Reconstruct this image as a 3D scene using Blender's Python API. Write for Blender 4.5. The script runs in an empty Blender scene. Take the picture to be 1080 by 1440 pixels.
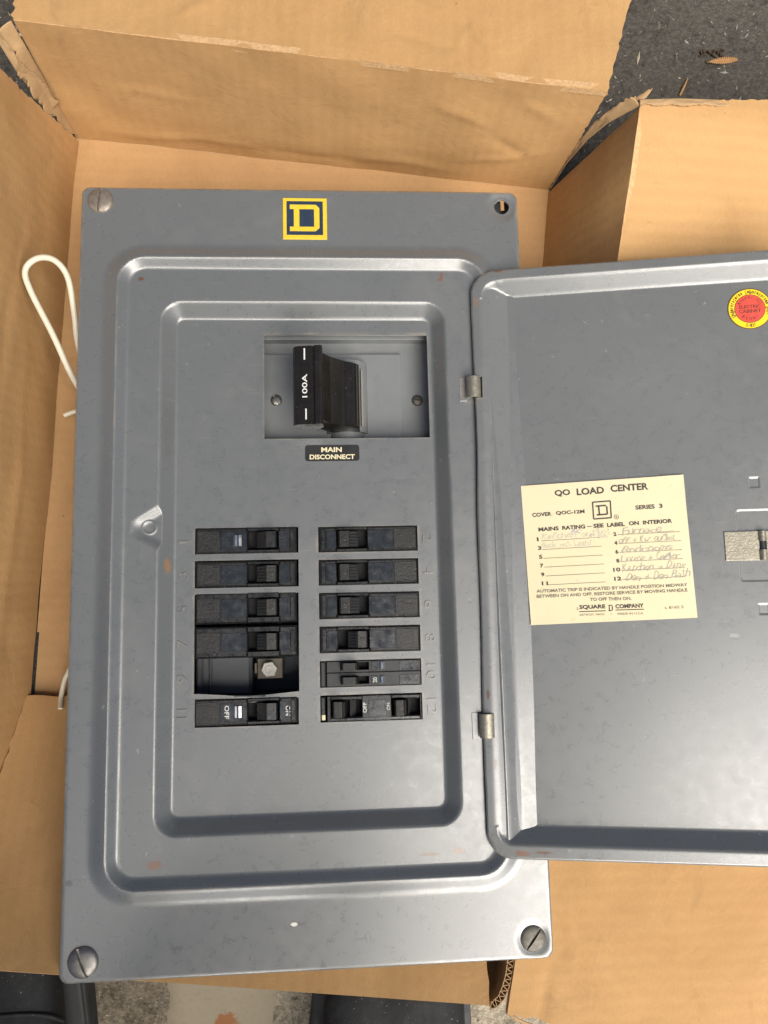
import bpy, math, random
from mathutils import Vector, Matrix, noise as mnoise
R = math.radians
random.seed(7)
scene = bpy.context.scene
col = scene.collection

# ---------------------------------------------------------------- camera
cam_d = bpy.data.cameras.new('camera')
cam_d.sensor_fit = 'HORIZONTAL'; cam_d.sensor_width = 36.0
cam_d.lens = 36.0 * 1081 / 1080
cam_d.clip_start = 0.01; cam_d.clip_end = 100
cam = bpy.data.objects.new('camera', cam_d); col.objects.link(cam)
CAM_R = Matrix(((0.99766515, 0.0, -0.0682953), (-0.005778, 0.99641472, -0.08440572), (0.06805044, 0.08460325, 0.99408824)))
cam.matrix_world = Matrix.Translation((0.01366, -0.012814, 0.507655)) @ CAM_R.to_4x4()
scene.camera = cam

# ---------------------------------------------------------------- sky, sun, exposure
SUN_AZ, SUN_EL = -67.0, 56.0        # azimuth from +x, towards -y: light comes over the near right side
w = bpy.data.worlds.new('World'); scene.world = w; w.use_nodes = True
nt = w.node_tree
sky = nt.nodes.new('ShaderNodeTexSky'); sky.sky_type = 'NISHITA'; sky.sun_disc = False
sky.sun_elevation = R(SUN_EL); sky.sun_rotation = R(90 - SUN_AZ)
sky.air_density = 0.9; sky.dust_density = 2.5; sky.ozone_density = 1.0
nt.links.new(sky.outputs[0], nt.nodes['Background'].inputs[0])
nt.nodes['Background'].inputs[1].default_value = 0.05
sun_d = bpy.data.lights.new('sun', 'SUN'); sun_d.energy = 5.0; sun_d.angle = R(54); sun_d.color = (1.0, 0.95, 0.87)
sun = bpy.data.objects.new('sun', sun_d); col.objects.link(sun)
sd = Vector((math.cos(R(SUN_AZ)) * math.cos(R(SUN_EL)), math.sin(R(SUN_AZ)) * math.cos(R(SUN_EL)), math.sin(R(SUN_EL))))
sun.rotation_euler = sd.to_track_quat('Z', 'Y').to_euler(); sun.location = sd * 3
vs = scene.view_settings
vs.view_transform = 'Standard'; vs.look = 'None'; vs.gamma = 1.0; vs.use_curve_mapping = False; vs.exposure = 0.56

# ---------------------------------------------------------------- materials
class NT:
    def __init__(s, name):
        s.m = bpy.data.materials.new(name); s.m.use_nodes = True
        s.t = s.m.node_tree; s.b = s.t.nodes['Principled BSDF']; s._co = None
    def n(s, kind, **kw):
        nd = s.t.nodes.new(kind)
        for k, v in kw.items(): setattr(nd, k, v)
        return nd
    def l(s, a, b): s.t.links.new(a, b)
    def co(s):
        if s._co is None: s._co = s.n('ShaderNodeTexCoord').outputs['Object']
        return s._co
    def mapped(s, scale=(1, 1, 1), rot=(0, 0, 0)):
        mp = s.n('ShaderNodeMapping'); s.l(s.co(), mp.inputs[0])
        mp.inputs['Scale'].default_value = scale; mp.inputs['Rotation'].default_value = rot
        return mp.outputs[0]
    def noise(s, scale, detail=4, rough=.55, vec=None, dist=0):
        nd = s.n('ShaderNodeTexNoise'); s.l(vec or s.co(), nd.inputs['Vector'])
        nd.inputs['Scale'].default_value = scale; nd.inputs['Detail'].default_value = detail
        nd.inputs['Roughness'].default_value = rough; nd.inputs['Distortion'].default_value = dist
        return nd.outputs['Fac']
    def ramp(s, fac, stops):
        r = s.n('ShaderNodeValToRGB'); s.l(fac, r.inputs[0]); e = r.color_ramp.elements
        while len(e) < len(stops): e.new(.5)
        for el, (p, c) in zip(e, stops):
            el.position = p; el.color = (c, c, c, 1) if not isinstance(c, (tuple, list)) else (*c, 1)
        return r.outputs[0]
    def math(s, op, a, b=None, clamp=False):
        m = s.n('ShaderNodeMath', operation=op); m.use_clamp = clamp
        for i, v in enumerate((a, b)):
            if v is None: continue
            if isinstance(v, (int, float)): m.inputs[i].default_value = v
            else: s.l(v, m.inputs[i])
        return m.outputs[0]
    def mix(s, fac, a, b, mode='MIX'):
        m = s.n('ShaderNodeMix', data_type='RGBA', blend_type=mode)
        for sock, v in ((m.inputs[0], fac), (m.inputs[6], a), (m.inputs[7], b)):
            if isinstance(v, (int, float)): sock.default_value = v
            elif isinstance(v, (tuple, list)): sock.default_value = (*v, 1)
            else: s.l(v, sock)
        return m.outputs[2]
    def bump(s, h, strength, dist=.001):
        b = s.n('ShaderNodeBump'); s.l(h, b.inputs['Height'])
        b.inputs['Strength'].default_value = strength; b.inputs['Distance'].default_value = dist
        s.l(b.outputs[0], s.b.inputs['Normal']); return b
    def set(s, color=None, rough=None, metal=None, spec=None):
        for k, v in (('Base Color', color), ('Roughness', rough), ('Metallic', metal), ('Specular IOR Level', spec)):
            if v is None: continue
            if isinstance(v, (int, float)): s.b.inputs[k].default_value = v
            elif isinstance(v, (tuple, list)): s.b.inputs[k].default_value = (*v, 1)
            else: s.l(v, s.b.inputs[k])
        return s.m

def paint_mat(name, chips, base=(.126, .131, .130)):
    t = NT(name)
    big = t.noise(9, 5, .6)
    c = t.mix(big, [v * .86 for v in base], [v * 1.13 for v in base])
    grime = t.noise(150, 9, .70, dist=.4)
    c = t.mix(t.ramp(grime, [(.52, 0), (.72, .22)]), c, (.105, .096, .080))
    spk = t.noise(420, 3, .6)
    c = t.mix(t.math('MULTIPLY', t.ramp(spk, [(.72, 0), (.78, .5)]), t.ramp(t.noise(13, 3, .5), [(.45, .1), (.6, 1)])), c, (.03, .03, .03))
    spk2 = t.noise(260, 2, .5, vec=t.mapped((1, 1, 1), (.7, .2, 1.1)))
    c = t.mix(t.ramp(spk2, [(.735, 0), (.77, .6)]), c, (.30, .30, .28))
    scr = t.noise(60, 6, .7, vec=t.mapped((1, 6, 1), (0, 0, .5)))
    c = t.mix(t.ramp(scr, [(.68, 0), (.78, .25)]), c, (.17, .17, .165))
    for q_, (sc, ro) in enumerate((((1, 40, 1), .35), ((1, 46, 1), 1.25), ((1, 40, 1), 2.3))):
        f_ = t.ramp(t.noise(34, 2, .5, vec=t.mapped(sc, (0, 0, ro))), [(.735, 0), (.76, .35)])
        c = t.mix(f_, c, (.32, .32, .31))
    geo = t.n('ShaderNodeNewGeometry'); wear = t.ramp(geo.outputs['Pointiness'], [(.508, 0), (.535, 1)])
    wear = t.math('MULTIPLY', wear, t.ramp(t.noise(55, 8, .72), [(.42, 0), (.62, .75)]))
    c = t.mix(wear, c, (.27, .235, .19))
    blot = t.noise(20, 9, .72, dist=.7, vec=t.mapped((1, 1, 1), (.3, .5, .2)))
    c = t.mix(t.ramp(blot, [(.54, 0), (.70, .25)]), c, (.23, .22, .20))
    rough = t.ramp(grime, [(.3, .24), (.7, .36)])
    wob = t.noise(330, 7, .75)
    for (x, y, rx, ry, cc) in chips:
        mp = t.n('ShaderNodeMapping'); t.l(t.co(), mp.inputs[0])
        mp.inputs['Location'].default_value = (-x * .001 / (rx * .001), -y * .001 / (ry * .001), 0)
        mp.inputs['Scale'].default_value = (1000 / rx, 1000 / ry, 0)
        ln = t.n('ShaderNodeVectorMath', operation='LENGTH'); t.l(mp.outputs[0], ln.inputs[0])
        d = t.math('ADD', ln.outputs['Value'], t.math('MULTIPLY', t.math('SUBTRACT', wob, .5), 1.8))
        f = t.ramp(d, [(.78, 1), (1.0, 0)])
        c = t.mix(f, c, cc)
    hb = t.math('ADD', t.math('MULTIPLY', t.noise(520, 3, .5), .35), t.math('MULTIPLY', t.noise(22, 3, .5), .7))
    t.bump(hb, .10, .0006)
    t.b.inputs['Coat Weight'].default_value = 0.7; t.b.inputs['Coat IOR'].default_value = 1.6; t.l(t.ramp(grime, [(.3, .30), (.7, .46)]), t.b.inputs['Coat Roughness'])
    return t.set(c, rough, 0, 1.0)

RUST = (.17, .085, .05); DKR = (.12, .06, .03)
M = {}
M['paint'] = paint_mat('grey_enamel', [(-82, -163.3, 4.2, 2.8, RUST), (80.4, -163, 3.6, 1.6, RUST), (-78.6, -4.1, 1.6, 4.5, (.25, .14, .07)),
    (-94.6, 163.2, 2.0, 1.2, DKR), (81.8, 166.0, .9, 2.6, RUST), (80.8, 163.6, 2.0, .8, RUST), (-9.1, -195.9, 2.0, 1.1, (.75, .72, .62)),
    (64, -164, 7, .8, DKR), (-126, -170, 2, 1.6, (.05, .05, .05)), (-70, -205, 3, 1.2, (.09, .09, .10)), (122, 213, 2.2, 1.0, DKR)])
M['paint_door'] = paint_mat('grey_enamel_door', [(16.2, 166.2, 2.6, 1.2, RUST), (2.6, 147.7, 1.2, 3.4, (.22, .13, .08)), (19, -163.7, 4.0, 1.6, RUST),
    (30, -163, 5, .8, DKR), (6.0, -118, 1.0, 3.0, DKR), (3, -80, .8, 3, DKR), (137, -49, 2.6, 1.3, (.24, .25, .25))], base=(.140, .144, .141))

def simple(name, base, rough=.5, metal=0, spec=.5, var=.18, scale=60, bump=.05, bscale=300, dust=0):
    t = NT(name)
    c = t.mix(t.noise(scale, 6, .6), [v * (1 - var) for v in base], [min(1, v * (1 + var)) for v in base])
    if dust:
        c = t.mix(t.ramp(t.noise(60, 8, .75, dist=.5), [(.50, 0), (.75, dust)]), c, (.10, .092, .08))
        c = t.mix(t.ramp(t.noise(620, 2, .5), [(.70, 0), (.75, min(1, dust * 2.2))]), c, (.30, .28, .25))
    t.bump(t.noise(bscale, 4, .6), bump, .0008)
    r = t.ramp(t.noise(scale * 1.7, 5, .6), [(.3, max(.04, rough - .1)), (.7, min(1, rough + .1))])
    return t.set(c, r, metal, spec)

M['black'] = simple('black_bakelite', (.009, .009, .009), .30, spec=.7, dust=.12, var=.5, scale=160, bump=.08)
M['brown_black'] = simple('dusty_dark_moulding', (.013, .0115, .009), .40, spec=.6, dust=.16, var=.6, scale=240, bump=.2, bscale=700)
M['gloss_black'] = simple('glossy_dark_label', (.020, .023, .026), .20, dust=.18, var=.5, scale=140, spec=.9)
M['greyblack'] = simple('worn_grey_moulding', (.034, .034, .034), .38, var=.4, scale=200)
M['well'] = simple('deep_black', (.003, .003, .003), .7)
M['engrave'] = simple('engraved_dark', (.012, .012, .012), .5)
M['white_ink'] = simple('white_ink', (.72, .71, .66), .6, var=.1)
M['cream_ink'] = simple('cream_ink', (.75, .66, .42), .6, var=.1)
M['silver'] = simple('bright_silver', (.55, .54, .52), .30, metal=1, var=.1)
M['steel'] = simple('dull_zinc_steel', (.27, .255, .235), .46, metal=.9, var=.35, scale=260, bump=.2, bscale=600)
M['brass'] = simple('dull_nickel_plate', (.36, .33, .26), .46, metal=.8, var=.5, scale=480, bump=.2, bscale=900)
M['bar'] = simple('slate_insulator', (.075, .080, .085), .4, var=.3, scale=50)
M['bolt'] = simple('pale_bolt', (.50, .48, .43), .5, metal=.35, var=.25, scale=260, bump=.2)
M['stab'] = simple('tarnished_stab', (.16, .14, .11), .5, metal=.6, var=.4, scale=200)
M['dark_steel'] = simple('dark_oily_steel', (.05, .055, .06), .35, metal=.4, var=.3, scale=40)
M['screw_rust'] = simple('rusty_screw', (.27, .23, .19), .5, metal=.6, var=.6, scale=320, bump=.2)
M['screw_dark'] = simple('tarnished_shaded_screw', (.13, .12, .10), .55, metal=.6, var=.4, scale=280, bump=.2)
M['bare'] = simple('bare_edge_metal', (.50, .49, .46), .4, metal=.5, var=.25, scale=300)
M['grey_plastic'] = simple('grey_moulding', (.175, .182, .185), .45, var=.12, scale=90, bump=.06)
M['handle_gloss'] = simple('glossy_brown_black', (.012, .0095, .007), .22, spec=.7, var=.5, scale=50, dust=.08)
M['liner'] = simple('fibre_liner', (.22, .20, .16), .7)
M['yellow'] = simple('yellow_print', (.72, .49, .035), .45, var=.14, scale=220)
M['navy'] = simple('navy_print', (.020, .035, .062), .45, var=.2, scale=160)
M['seal_yellow'] = simple('seal_yellow', (.82, .60, .02), .4, var=.06)
M['seal_red'] = simple('seal_red', (.68, .075, .05), .45, var=.08)
M['seal_rim'] = simple('seal_rim', (.12, .07, .02), .5)
M['seal_ink'] = simple('seal_ink', (.11, .035, .02), .6)
M['label_black'] = simple('black_foil', (.014, .014, .014), .45, var=.3)
M['ink'] = simple('print_ink', (.055, .050, .042), .7, var=.3, scale=500)
M['ink_soft'] = simple('print_ink_worn', (.17, .15, .115), .7, var=.35, scale=500)
M['pencil'] = simple('pencil_grey', (.43, .40, .32), .7, var=.3, scale=900)
M['pencil_faint'] = simple('pencil_faint', (.56, .53, .42), .7, var=.25, scale=900)
M['pen_blue'] = simple('pen_blue', (.33, .36, .48), .7)
t = NT('yellowed_paper')
pc = t.mix(t.noise(35, 6, .6), (.70, .60, .37), (.77, .68, .46))
pc = t.mix(t.ramp(t.noise(150, 5, .65), [(.60, 0), (.74, .35)]), pc, (.50, .31, .15))
M['paper'] = t.set(pc, .6, 0, .3)
M['wire'] = simple('cream_insulation', (.66, .60, .47), .45, var=.16, scale=180)
M['rubber'] = simple('black_boot_leather', (.010, .0105, .011), .68, dust=.3, var=.8, scale=45, bump=.25, bscale=240)
M['sole'] = simple('grey_boot_sole', (.045, .046, .047), .7, var=.3, scale=90)
M['leaf_dry'] = simple('dry_leaf', (.40, .21, .08), .7, var=.3, scale=300)
M['leaf_dark'] = simple('dry_leaf_dark', (.05, .03, .015), .8, var=.4, scale=300)

def card_mat(name, base, flute=(1, 0, 0), fl=260, amt=.07, stain=.35):
    """kraft cardboard: fibres, faint flute lines, scuffs and stains"""
    t = NT(name)
    big = t.noise(11, 6, .62)
    c = t.mix(big, [v * .84 for v in base], [min(1, v * 1.12) for v in base])
    fib = t.noise(900, 4, .7, vec=t.mapped((1, .35, 1), (0, 0, .3)))
    c = t.mix(t.ramp(fib, [(.35, 0), (.75, .28)]), c, [v * .60 for v in base])
    wv = t.n('ShaderNodeTexWave', wave_type='BANDS', bands_direction='X' if flute[0] else 'Y')
    t.l(t.co(), wv.inputs[0]); wv.inputs['Scale'].default_value = fl / 6.28
    wv.inputs['Distortion'].default_value = 1.2; wv.inputs['Detail'].default_value = 3; wv.inputs['Detail Scale'].default_value = 1.5
    pat = t.math('MULTIPLY', wv.outputs['Fac'], t.noise(18, 3, .5))
    c = t.mix(t.math('MULTIPLY', pat, amt * 3), c, [min(1, v * 1.25) for v in base])
    st = t.noise(6, 8, .68, dist=1.0)
    c = t.mix(t.ramp(st, [(.46, 0), (.66, stain)]), c, [base[0] * .62, base[1] * .55, base[2] * .46])
    st2 = t.noise(34, 8, .72, dist=.6, vec=t.mapped((1, .5, 1), (.2, .1, .4)))
    c = t.mix(t.ramp(st2, [(.58, 0), (.72, stain * 1.1)]), c, [v * .52 for v in base])
    rub = t.noise(48, 8, .75, vec=t.mapped((.35, 1, 1), (.5, .8, .2)))
    c = t.mix(t.ramp(rub, [(.64, 0), (.76, .35)]), c, [min(1, v * 1.45 + .05) for v in base])
    sp = t.noise(170, 3, .5, vec=t.mapped((1, 1, 1), (.4, .3, .9)))
    c = t.mix(t.ramp(sp, [(.755, 0), (.79, .6)]), c, [v * .3 for v in base])
    scr = t.noise(30, 3, .6, vec=t.mapped((1, 14, 3), (.1, .2, .55)))
    c = t.mix(t.ramp(scr, [(.71, 0), (.75, .35)]), c, [v * .5 for v in base])
    h = t.math('ADD', t.math('MULTIPLY', wv.outputs['Fac'], .16), t.math('ADD', t.math('MULTIPLY', fib, .4), t.math('MULTIPLY', big, 3.2)))
    h = t.math('ADD', h, t.math('MULTIPLY', t.noise(42, 5, .6, dist=1.2), 1.6))
    t.bump(h, .34, .0010)
    return t.set(c, .82, 0, .22)
KR = (.475, .280, .120)
M['card_x'] = card_mat('kraft_card_a', KR, (1, 0, 0))
M['card_y'] = card_mat('kraft_card_b', KR, (0, 1, 0))
M['card_pink'] = card_mat('kraft_card_pale', (.455, .270, .125), (0, 1, 0))
M['card_edge'] = simple('card_cut_edge', (.50, .31, .15), .9, var=.5, scale=500, bump=.5, bscale=700)
M['card_torn'] = simple('torn_paper_ply', (.40, .255, .125), .9, var=.3, scale=40, bump=.3, bscale=300)

# ---------------------------------------------------------------- mesh helper (millimetres)
class MB:
    def __init__(s): s.v = []; s.f = []; s.mi = []; s.sm = []
    def add(s, vs_, fs, mi=0, sm=False):
        o = len(s.v); s.v += [tuple(v) for v in vs_]
        for f in fs: s.f.append([i + o for i in f]); s.mi.append(mi); s.sm.append(sm)
        return s
    def box(s, x0, x1, y0, y1, z0, z1, mi=0, c=0, ct=None):
        """box with optional chamfered top edges (c sideways, ct down)"""
        ct = c if ct is None else ct
        if c:
            a = [(x0, y0, z0), (x1, y0, z0), (x1, y1, z0), (x0, y1, z0), (x0, y0, z1 - ct), (x1, y0, z1 - ct), (x1, y1, z1 - ct), (x0, y1, z1 - ct),
                 (x0 + c, y0 + c, z1), (x1 - c, y0 + c, z1), (x1 - c, y1 - c, z1), (x0 + c, y1 - c, z1)]
            f = [(3, 2, 1, 0)] + [(i, (i + 1) % 4, 4 + (i + 1) % 4, 4 + i) for i in range(4)] + [(4 + i, 4 + (i + 1) % 4, 8 + (i + 1) % 4, 8 + i) for i in range(4)] + [(8, 9, 10, 11)]
        else:
            a = [(x0, y0, z0), (x1, y0, z0), (x1, y1, z0), (x0, y1, z0), (x0, y0, z1), (x1, y0, z1), (x1, y1, z1), (x0, y1, z1)]
            f = [(3, 2, 1, 0), (4, 5, 6, 7)] + [(i, (i + 1) % 4, 4 + (i + 1) % 4, 4 + i) for i in range(4)]
        return s.add(a, f, mi)
    def prism(s, prof, y0, y1, mi=0, sm=False, inset=0):
        """profile in x,z extruded along y"""
        n = len(prof)
        a = [(x, y0, z) for x, z in prof] + [(x, y1, z) for x, z in prof]
        f = [(i, (i + 1) % n, n + (i + 1) % n, n + i) for i in range(n)]
        s.add(a, f, mi, sm); s.add([(x, y0, z) for x, z in prof], [tuple(range(n))[::-1]], mi)
        return s.add([(x, y1, z) for x, z in prof], [tuple(range(n))], mi)
    def poly(s, pts, z0, z1, mi=0):
        """polygon in x,y extruded in z"""
        n = len(pts)
        a = [(x, y, z0) for x, y in pts] + [(x, y, z1) for x, y in pts]
        return s.add(a, [tuple(range(n))[::-1], tuple(range(n, 2 * n))] + [(i, (i + 1) % n, n + (i + 1) % n, n + i) for i in range(n)], mi)
    def disc(s, cx, cy, r, z0, z1, mi=0, n=48, r0=0):
        P = [(cx + r * math.cos(2 * math.pi * i / n), cy + r * math.sin(2 * math.pi * i / n)) for i in range(n)]
        if not r0: return s.poly(P, z0, z1, mi)
        Q = [(cx + r0 * math.cos(2 * math.pi * i / n), cy + r0 * math.sin(2 * math.pi * i / n)) for i in range(n)]
        a = [(x, y, z1) for x, y in P] + [(x, y, z1) for x, y in Q] + [(x, y, z0) for x, y in P]
        return s.add(a, [(i, (i + 1) % n, n + (i + 1) % n, n + i) for i in range(n)] + [(2 * n + i, 2 * n + (i + 1) % n, (i + 1) % n, i) for i in range(n)], mi)
    def tube(s, pts, r, mi=0, n=10):
        P = [Vector(p) for p in pts]; rings = []; ref = Vector((0, 0, 1))
        for i, p in enumerate(P):
            d = (P[min(i + 1, len(P) - 1)] - P[max(i - 1, 0)]).normalized()
            a = d.cross(ref); a = a.normalized() if a.length > 1e-4 else Vector((1, 0, 0)); b = d.cross(a)
            rr = r[i] if isinstance(r, (list, tuple)) else r
            rings.append([p + (a * math.cos(2 * math.pi * k / n) + b * math.sin(2 * math.pi * k / n)) * rr for k in range(n)])
        a = [v for rg in rings for v in rg]; f = []
        for i in range(len(P) - 1):
            for k in range(n): f.append((i * n + k, i * n + (k + 1) % n, (i + 1) * n + (k + 1) % n, (i + 1) * n + k))
        s.add(a, f, mi, True)
        s.add(rings[0], [tuple(range(n))[::-1]], mi); return s.add(rings[-1], [tuple(range(n))], mi)
    def text(s, body, cx, cy, w, h, z, mi=0, rot=0, bold=0, shear=0):
        """flat lettering fitted to w x h, centred on cx,cy, turned by rot degrees"""
        vs_, fs = glyphs(body, bold)
        x0 = min(v[0] for v in vs_); x1 = max(v[0] for v in vs_); y0 = min(v[1] for v in vs_); y1 = max(v[1] for v in vs_)
        sy = h / (y1 - y0); sx = w / (x1 - x0) if w else sy
        c, sn = math.cos(R(rot)), math.sin(R(rot)); out = []
        for v in vs_:
            x = (v[0] - (x0 + x1) / 2) * sx; y = (v[1] - (y0 + y1) / 2) * sy; x += shear * y
            out.append((cx + x * c - y * sn, cy + x * sn + y * c, z))
        return s.add(out, fs, mi)
    def xform(s, Mx):
        s.v = [tuple(Mx @ Vector(v)) for v in s.v]; return s
    def build(s, name, mats, parent=None, bevel=0, loc=None, sharp=None):
        me = bpy.data.meshes.new(name)
        me.from_pydata([(x * .001, y * .001, z * .001) for x, y, z in s.v], [], s.f)
        for m in (mats if isinstance(mats, (list, tuple)) else [mats]): me.materials.append(M[m])
        me.polygons.foreach_set('material_index', s.mi); me.polygons.foreach_set('use_smooth', s.sm); me.update()
        if sharp: me.set_sharp_from_angle(angle=R(sharp))
        o = bpy.data.objects.new(name, me); col.objects.link(o)
        if parent: o.parent = parent
        if loc: o.location = [v * .001 for v in loc]
        if bevel:
            b = o.modifiers.new('bevel', 'BEVEL'); b.width = bevel * .001; b.segments = 2; b.limit_method = 'ANGLE'; b.angle_limit = R(35)
        return o

_gc = {}
def glyphs(body, bold=0):
    k = (body, bold)
    if k not in _gc:
        cu = bpy.data.curves.new('t', 'FONT'); cu.body = body; cu.size = 1; cu.offset = bold; cu.resolution_u = 3
        o = bpy.data.objects.new('t', cu); col.objects.link(o)
        dg = bpy.context.evaluated_depsgraph_get()
        me = bpy.data.meshes.new_from_object(o.evaluated_get(dg))
        _gc[k] = ([tuple(v.co) for v in me.vertices], [tuple(p.vertices) for p in me.polygons])
        bpy.data.objects.remove(o); bpy.data.curves.remove(cu); bpy.data.meshes.remove(me)
    return _gc[k]

def empty(name, label, cat, loc=(0, 0, 0), rot=None, group=None):
    o = bpy.data.objects.new(name, None); col.objects.link(o); o.empty_display_size = .05
    if rot is not None: o.matrix_world = Matrix.Translation(Vector(loc) * .001) @ rot.to_4x4()
    else: o.location = [v * .001 for v in loc]
    o['label'] = label; o['category'] = cat
    if group: o['group'] = group
    return o
def tag(o, label, cat, group=None):
    o['label'] = label; o['category'] = cat
    if group: o['group'] = group
    return o

def lerp(a, b, t): return a + (b - a) * t
def sstep(t): t = min(1, max(0, t)); return t * t * (3 - 2 * t)
def ramp01(t, r=.14):
    """straight ramp 0..1 with rounded ends"""
    if t <= -r: return 0.0
    if t >= 1 + r: return 1.0
    if t < r: return (t + r) ** 2 / (4 * r)
    if t > 1 - r: return 1 - (1 + r - t) ** 2 / (4 * r)
    return t
def rrect(x, y, hx, hy, r):
    qx = abs(x) - hx + r; qy = abs(y) - hy + r
    return math.hypot(max(qx, 0), max(qy, 0)) + min(max(qx, qy), 0) - r
def lines(a, b, step, extra=(), dense=()):
    xs = {round(a + (b - a) * i / max(1, round((b - a) / step)), 4) for i in range(max(1, round((b - a) / step)) + 1)}
    for d0, d1, st in dense:
        n = round((d1 - d0) / st); xs |= {round(d0 + (d1 - d0) * i / n, 4) for i in range(n + 1)}
    ex = sorted(extra)
    xs = [x for x in sorted(xs) if a <= x <= b and all(abs(x - e) > .16 for e in ex)] + list(ex)
    return sorted(x for x in set(xs) if a <= x <= b)

# ---------------------------------------------------------------- ground
def ground_mat(name, dark, light, fleck, seed=0., wet=.75):
    t = NT(name); v = t.mapped((1, 1, 1), (0, 0, seed))
    c = t.mix(t.ramp(t.noise(14, 8, .65, vec=v), [(.3, 0), (.7, 1)]), dark, light)
    c = t.mix(t.ramp(t.noise(330, 5, .7, vec=v), [(.42, 0), (.66, .7)]), c, [x * 1.7 for x in light])
    c = t.mix(t.ramp(t.noise(120, 6, .7, vec=v, dist=.6), [(.50, 0), (.68, .75)]), c, [x * .45 for x in dark])
    fl = t.ramp(t.noise(240, 3, .55, vec=t.mapped((1, .55, 1), (0, 0, .9 + seed)), dist=.7), [(.665, 0), (.72, 1)])
    c = t.mix(t.math('MULTIPLY', fl, .8), c, fleck)
    fl2 = t.ramp(t.noise(520, 2, .5, vec=t.mapped((.5, 1, 1), (0, 0, .3 + seed))), [(.69, 0), (.73, 1)])
    c = t.mix(t.math('MULTIPLY', fl2, .75), c, [x * 1.15 for x in fleck])
    h = t.math('ADD', t.math('MULTIPLY', t.noise(130, 6, .7, vec=v), 1.4), t.math('ADD', t.noise(600, 4, .7), t.math('MULTIPLY', fl, .5)))
    t.bump(h, .9, .0016)
    return t.set(c, wet, 0, .35)
M['ground'] = ground_mat('worn_asphalt', (.050, .043, .034), (.080, .070, .057), (.15, .13, .10))
def smooth_slab():
    t = NT('smooth_stained_slab')
    c = t.mix(t.noise(18, 7, .65), (.27, .225, .155), (.36, .305, .215))
    c = t.mix(t.ramp(t.noise(300, 4, .6), [(.55, 0), (.75, .4)]), c, (.20, .165, .12))
    mp = t.n('ShaderNodeMapping'); t.l(t.co(), mp.inputs[0]); mp.inputs['Location'].default_value = (52 / 7.5, 286 / 6.5, 0); mp.inputs['Scale'].default_value = (1000 / 7.5, 1000 / 6.5, 0)
    ln = t.n('ShaderNodeVectorMath', operation='LENGTH'); t.l(mp.outputs[0], ln.inputs[0])
    d = t.math('ADD', ln.outputs['Value'], t.math('MULTIPLY', t.math('SUBTRACT', t.noise(140, 5, .7), .5), 2.2))
    c = t.mix(t.ramp(d, [(.75, .9), (1.0, 0)]), c, (.30, .11, .03))
    t.bump(t.noise(260, 5, .6), .4, .0008)
    return t.set(c, .7, 0, .3)
M['slab_smooth'] = smooth_slab()
M['strewn'] = ground_mat('strewn_concrete', (.13, .105, .070), (.24, .20, .145), (.55, .48, .36), 1.0)  # paler than the ground: brightness put into the colour against the person's shade
M['slab'] = ground_mat('pale_concrete', (.26, .22, .16), (.38, .33, .25), (.55, .49, .39), 2.0)

def ground_sheet(name, x0, x1, y0, y1, z, step, amp, mat, edge=0):
    m = MB(); nx = max(1, int((x1 - x0) / step)); ny = max(1, int((y1 - y0) / step)); P = []
    for j in range(ny + 1):
        for i in range(nx + 1):
            x = lerp(x0, x1, i / nx); y = lerp(y0, y1, j / ny)
            zz = z + amp * (mnoise.fractal(Vector((x * .04, y * .04, 3.1)), 1.0, 2.0, 4) - .2) if amp else z
            if edge and (i in (0, nx) or j in (0, ny)):
                x += random.uniform(-edge, edge); y += random.uniform(-edge, edge); zz = z - 1.6
            P.append((x, y, zz))
    m.add(P, [(j * (nx + 1) + i, j * (nx + 1) + i + 1, (j + 1) * (nx + 1) + i + 1, (j + 1) * (nx + 1) + i) for j in range(ny) for i in range(nx)], 0, True)
    o = m.build(name, mat); o['kind'] = 'structure'; return o
ground_sheet('ground', -6000, 6000, -6000, 6000, 0, 12000, 0, 'ground')
ground_sheet('concrete_patch', -240, -84, -420, -200, 2.2, 4, 1.4, 'strewn', 1.5)
ground_sheet('concrete_patch', -87, -20, -420, -236, 3.1, 4, .5, 'slab_smooth', 1.2)
ground_sheet('concrete_patch', -25, 220, -420, -238, 2.6, 4, 1.6, 'slab', 3.0)

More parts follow.
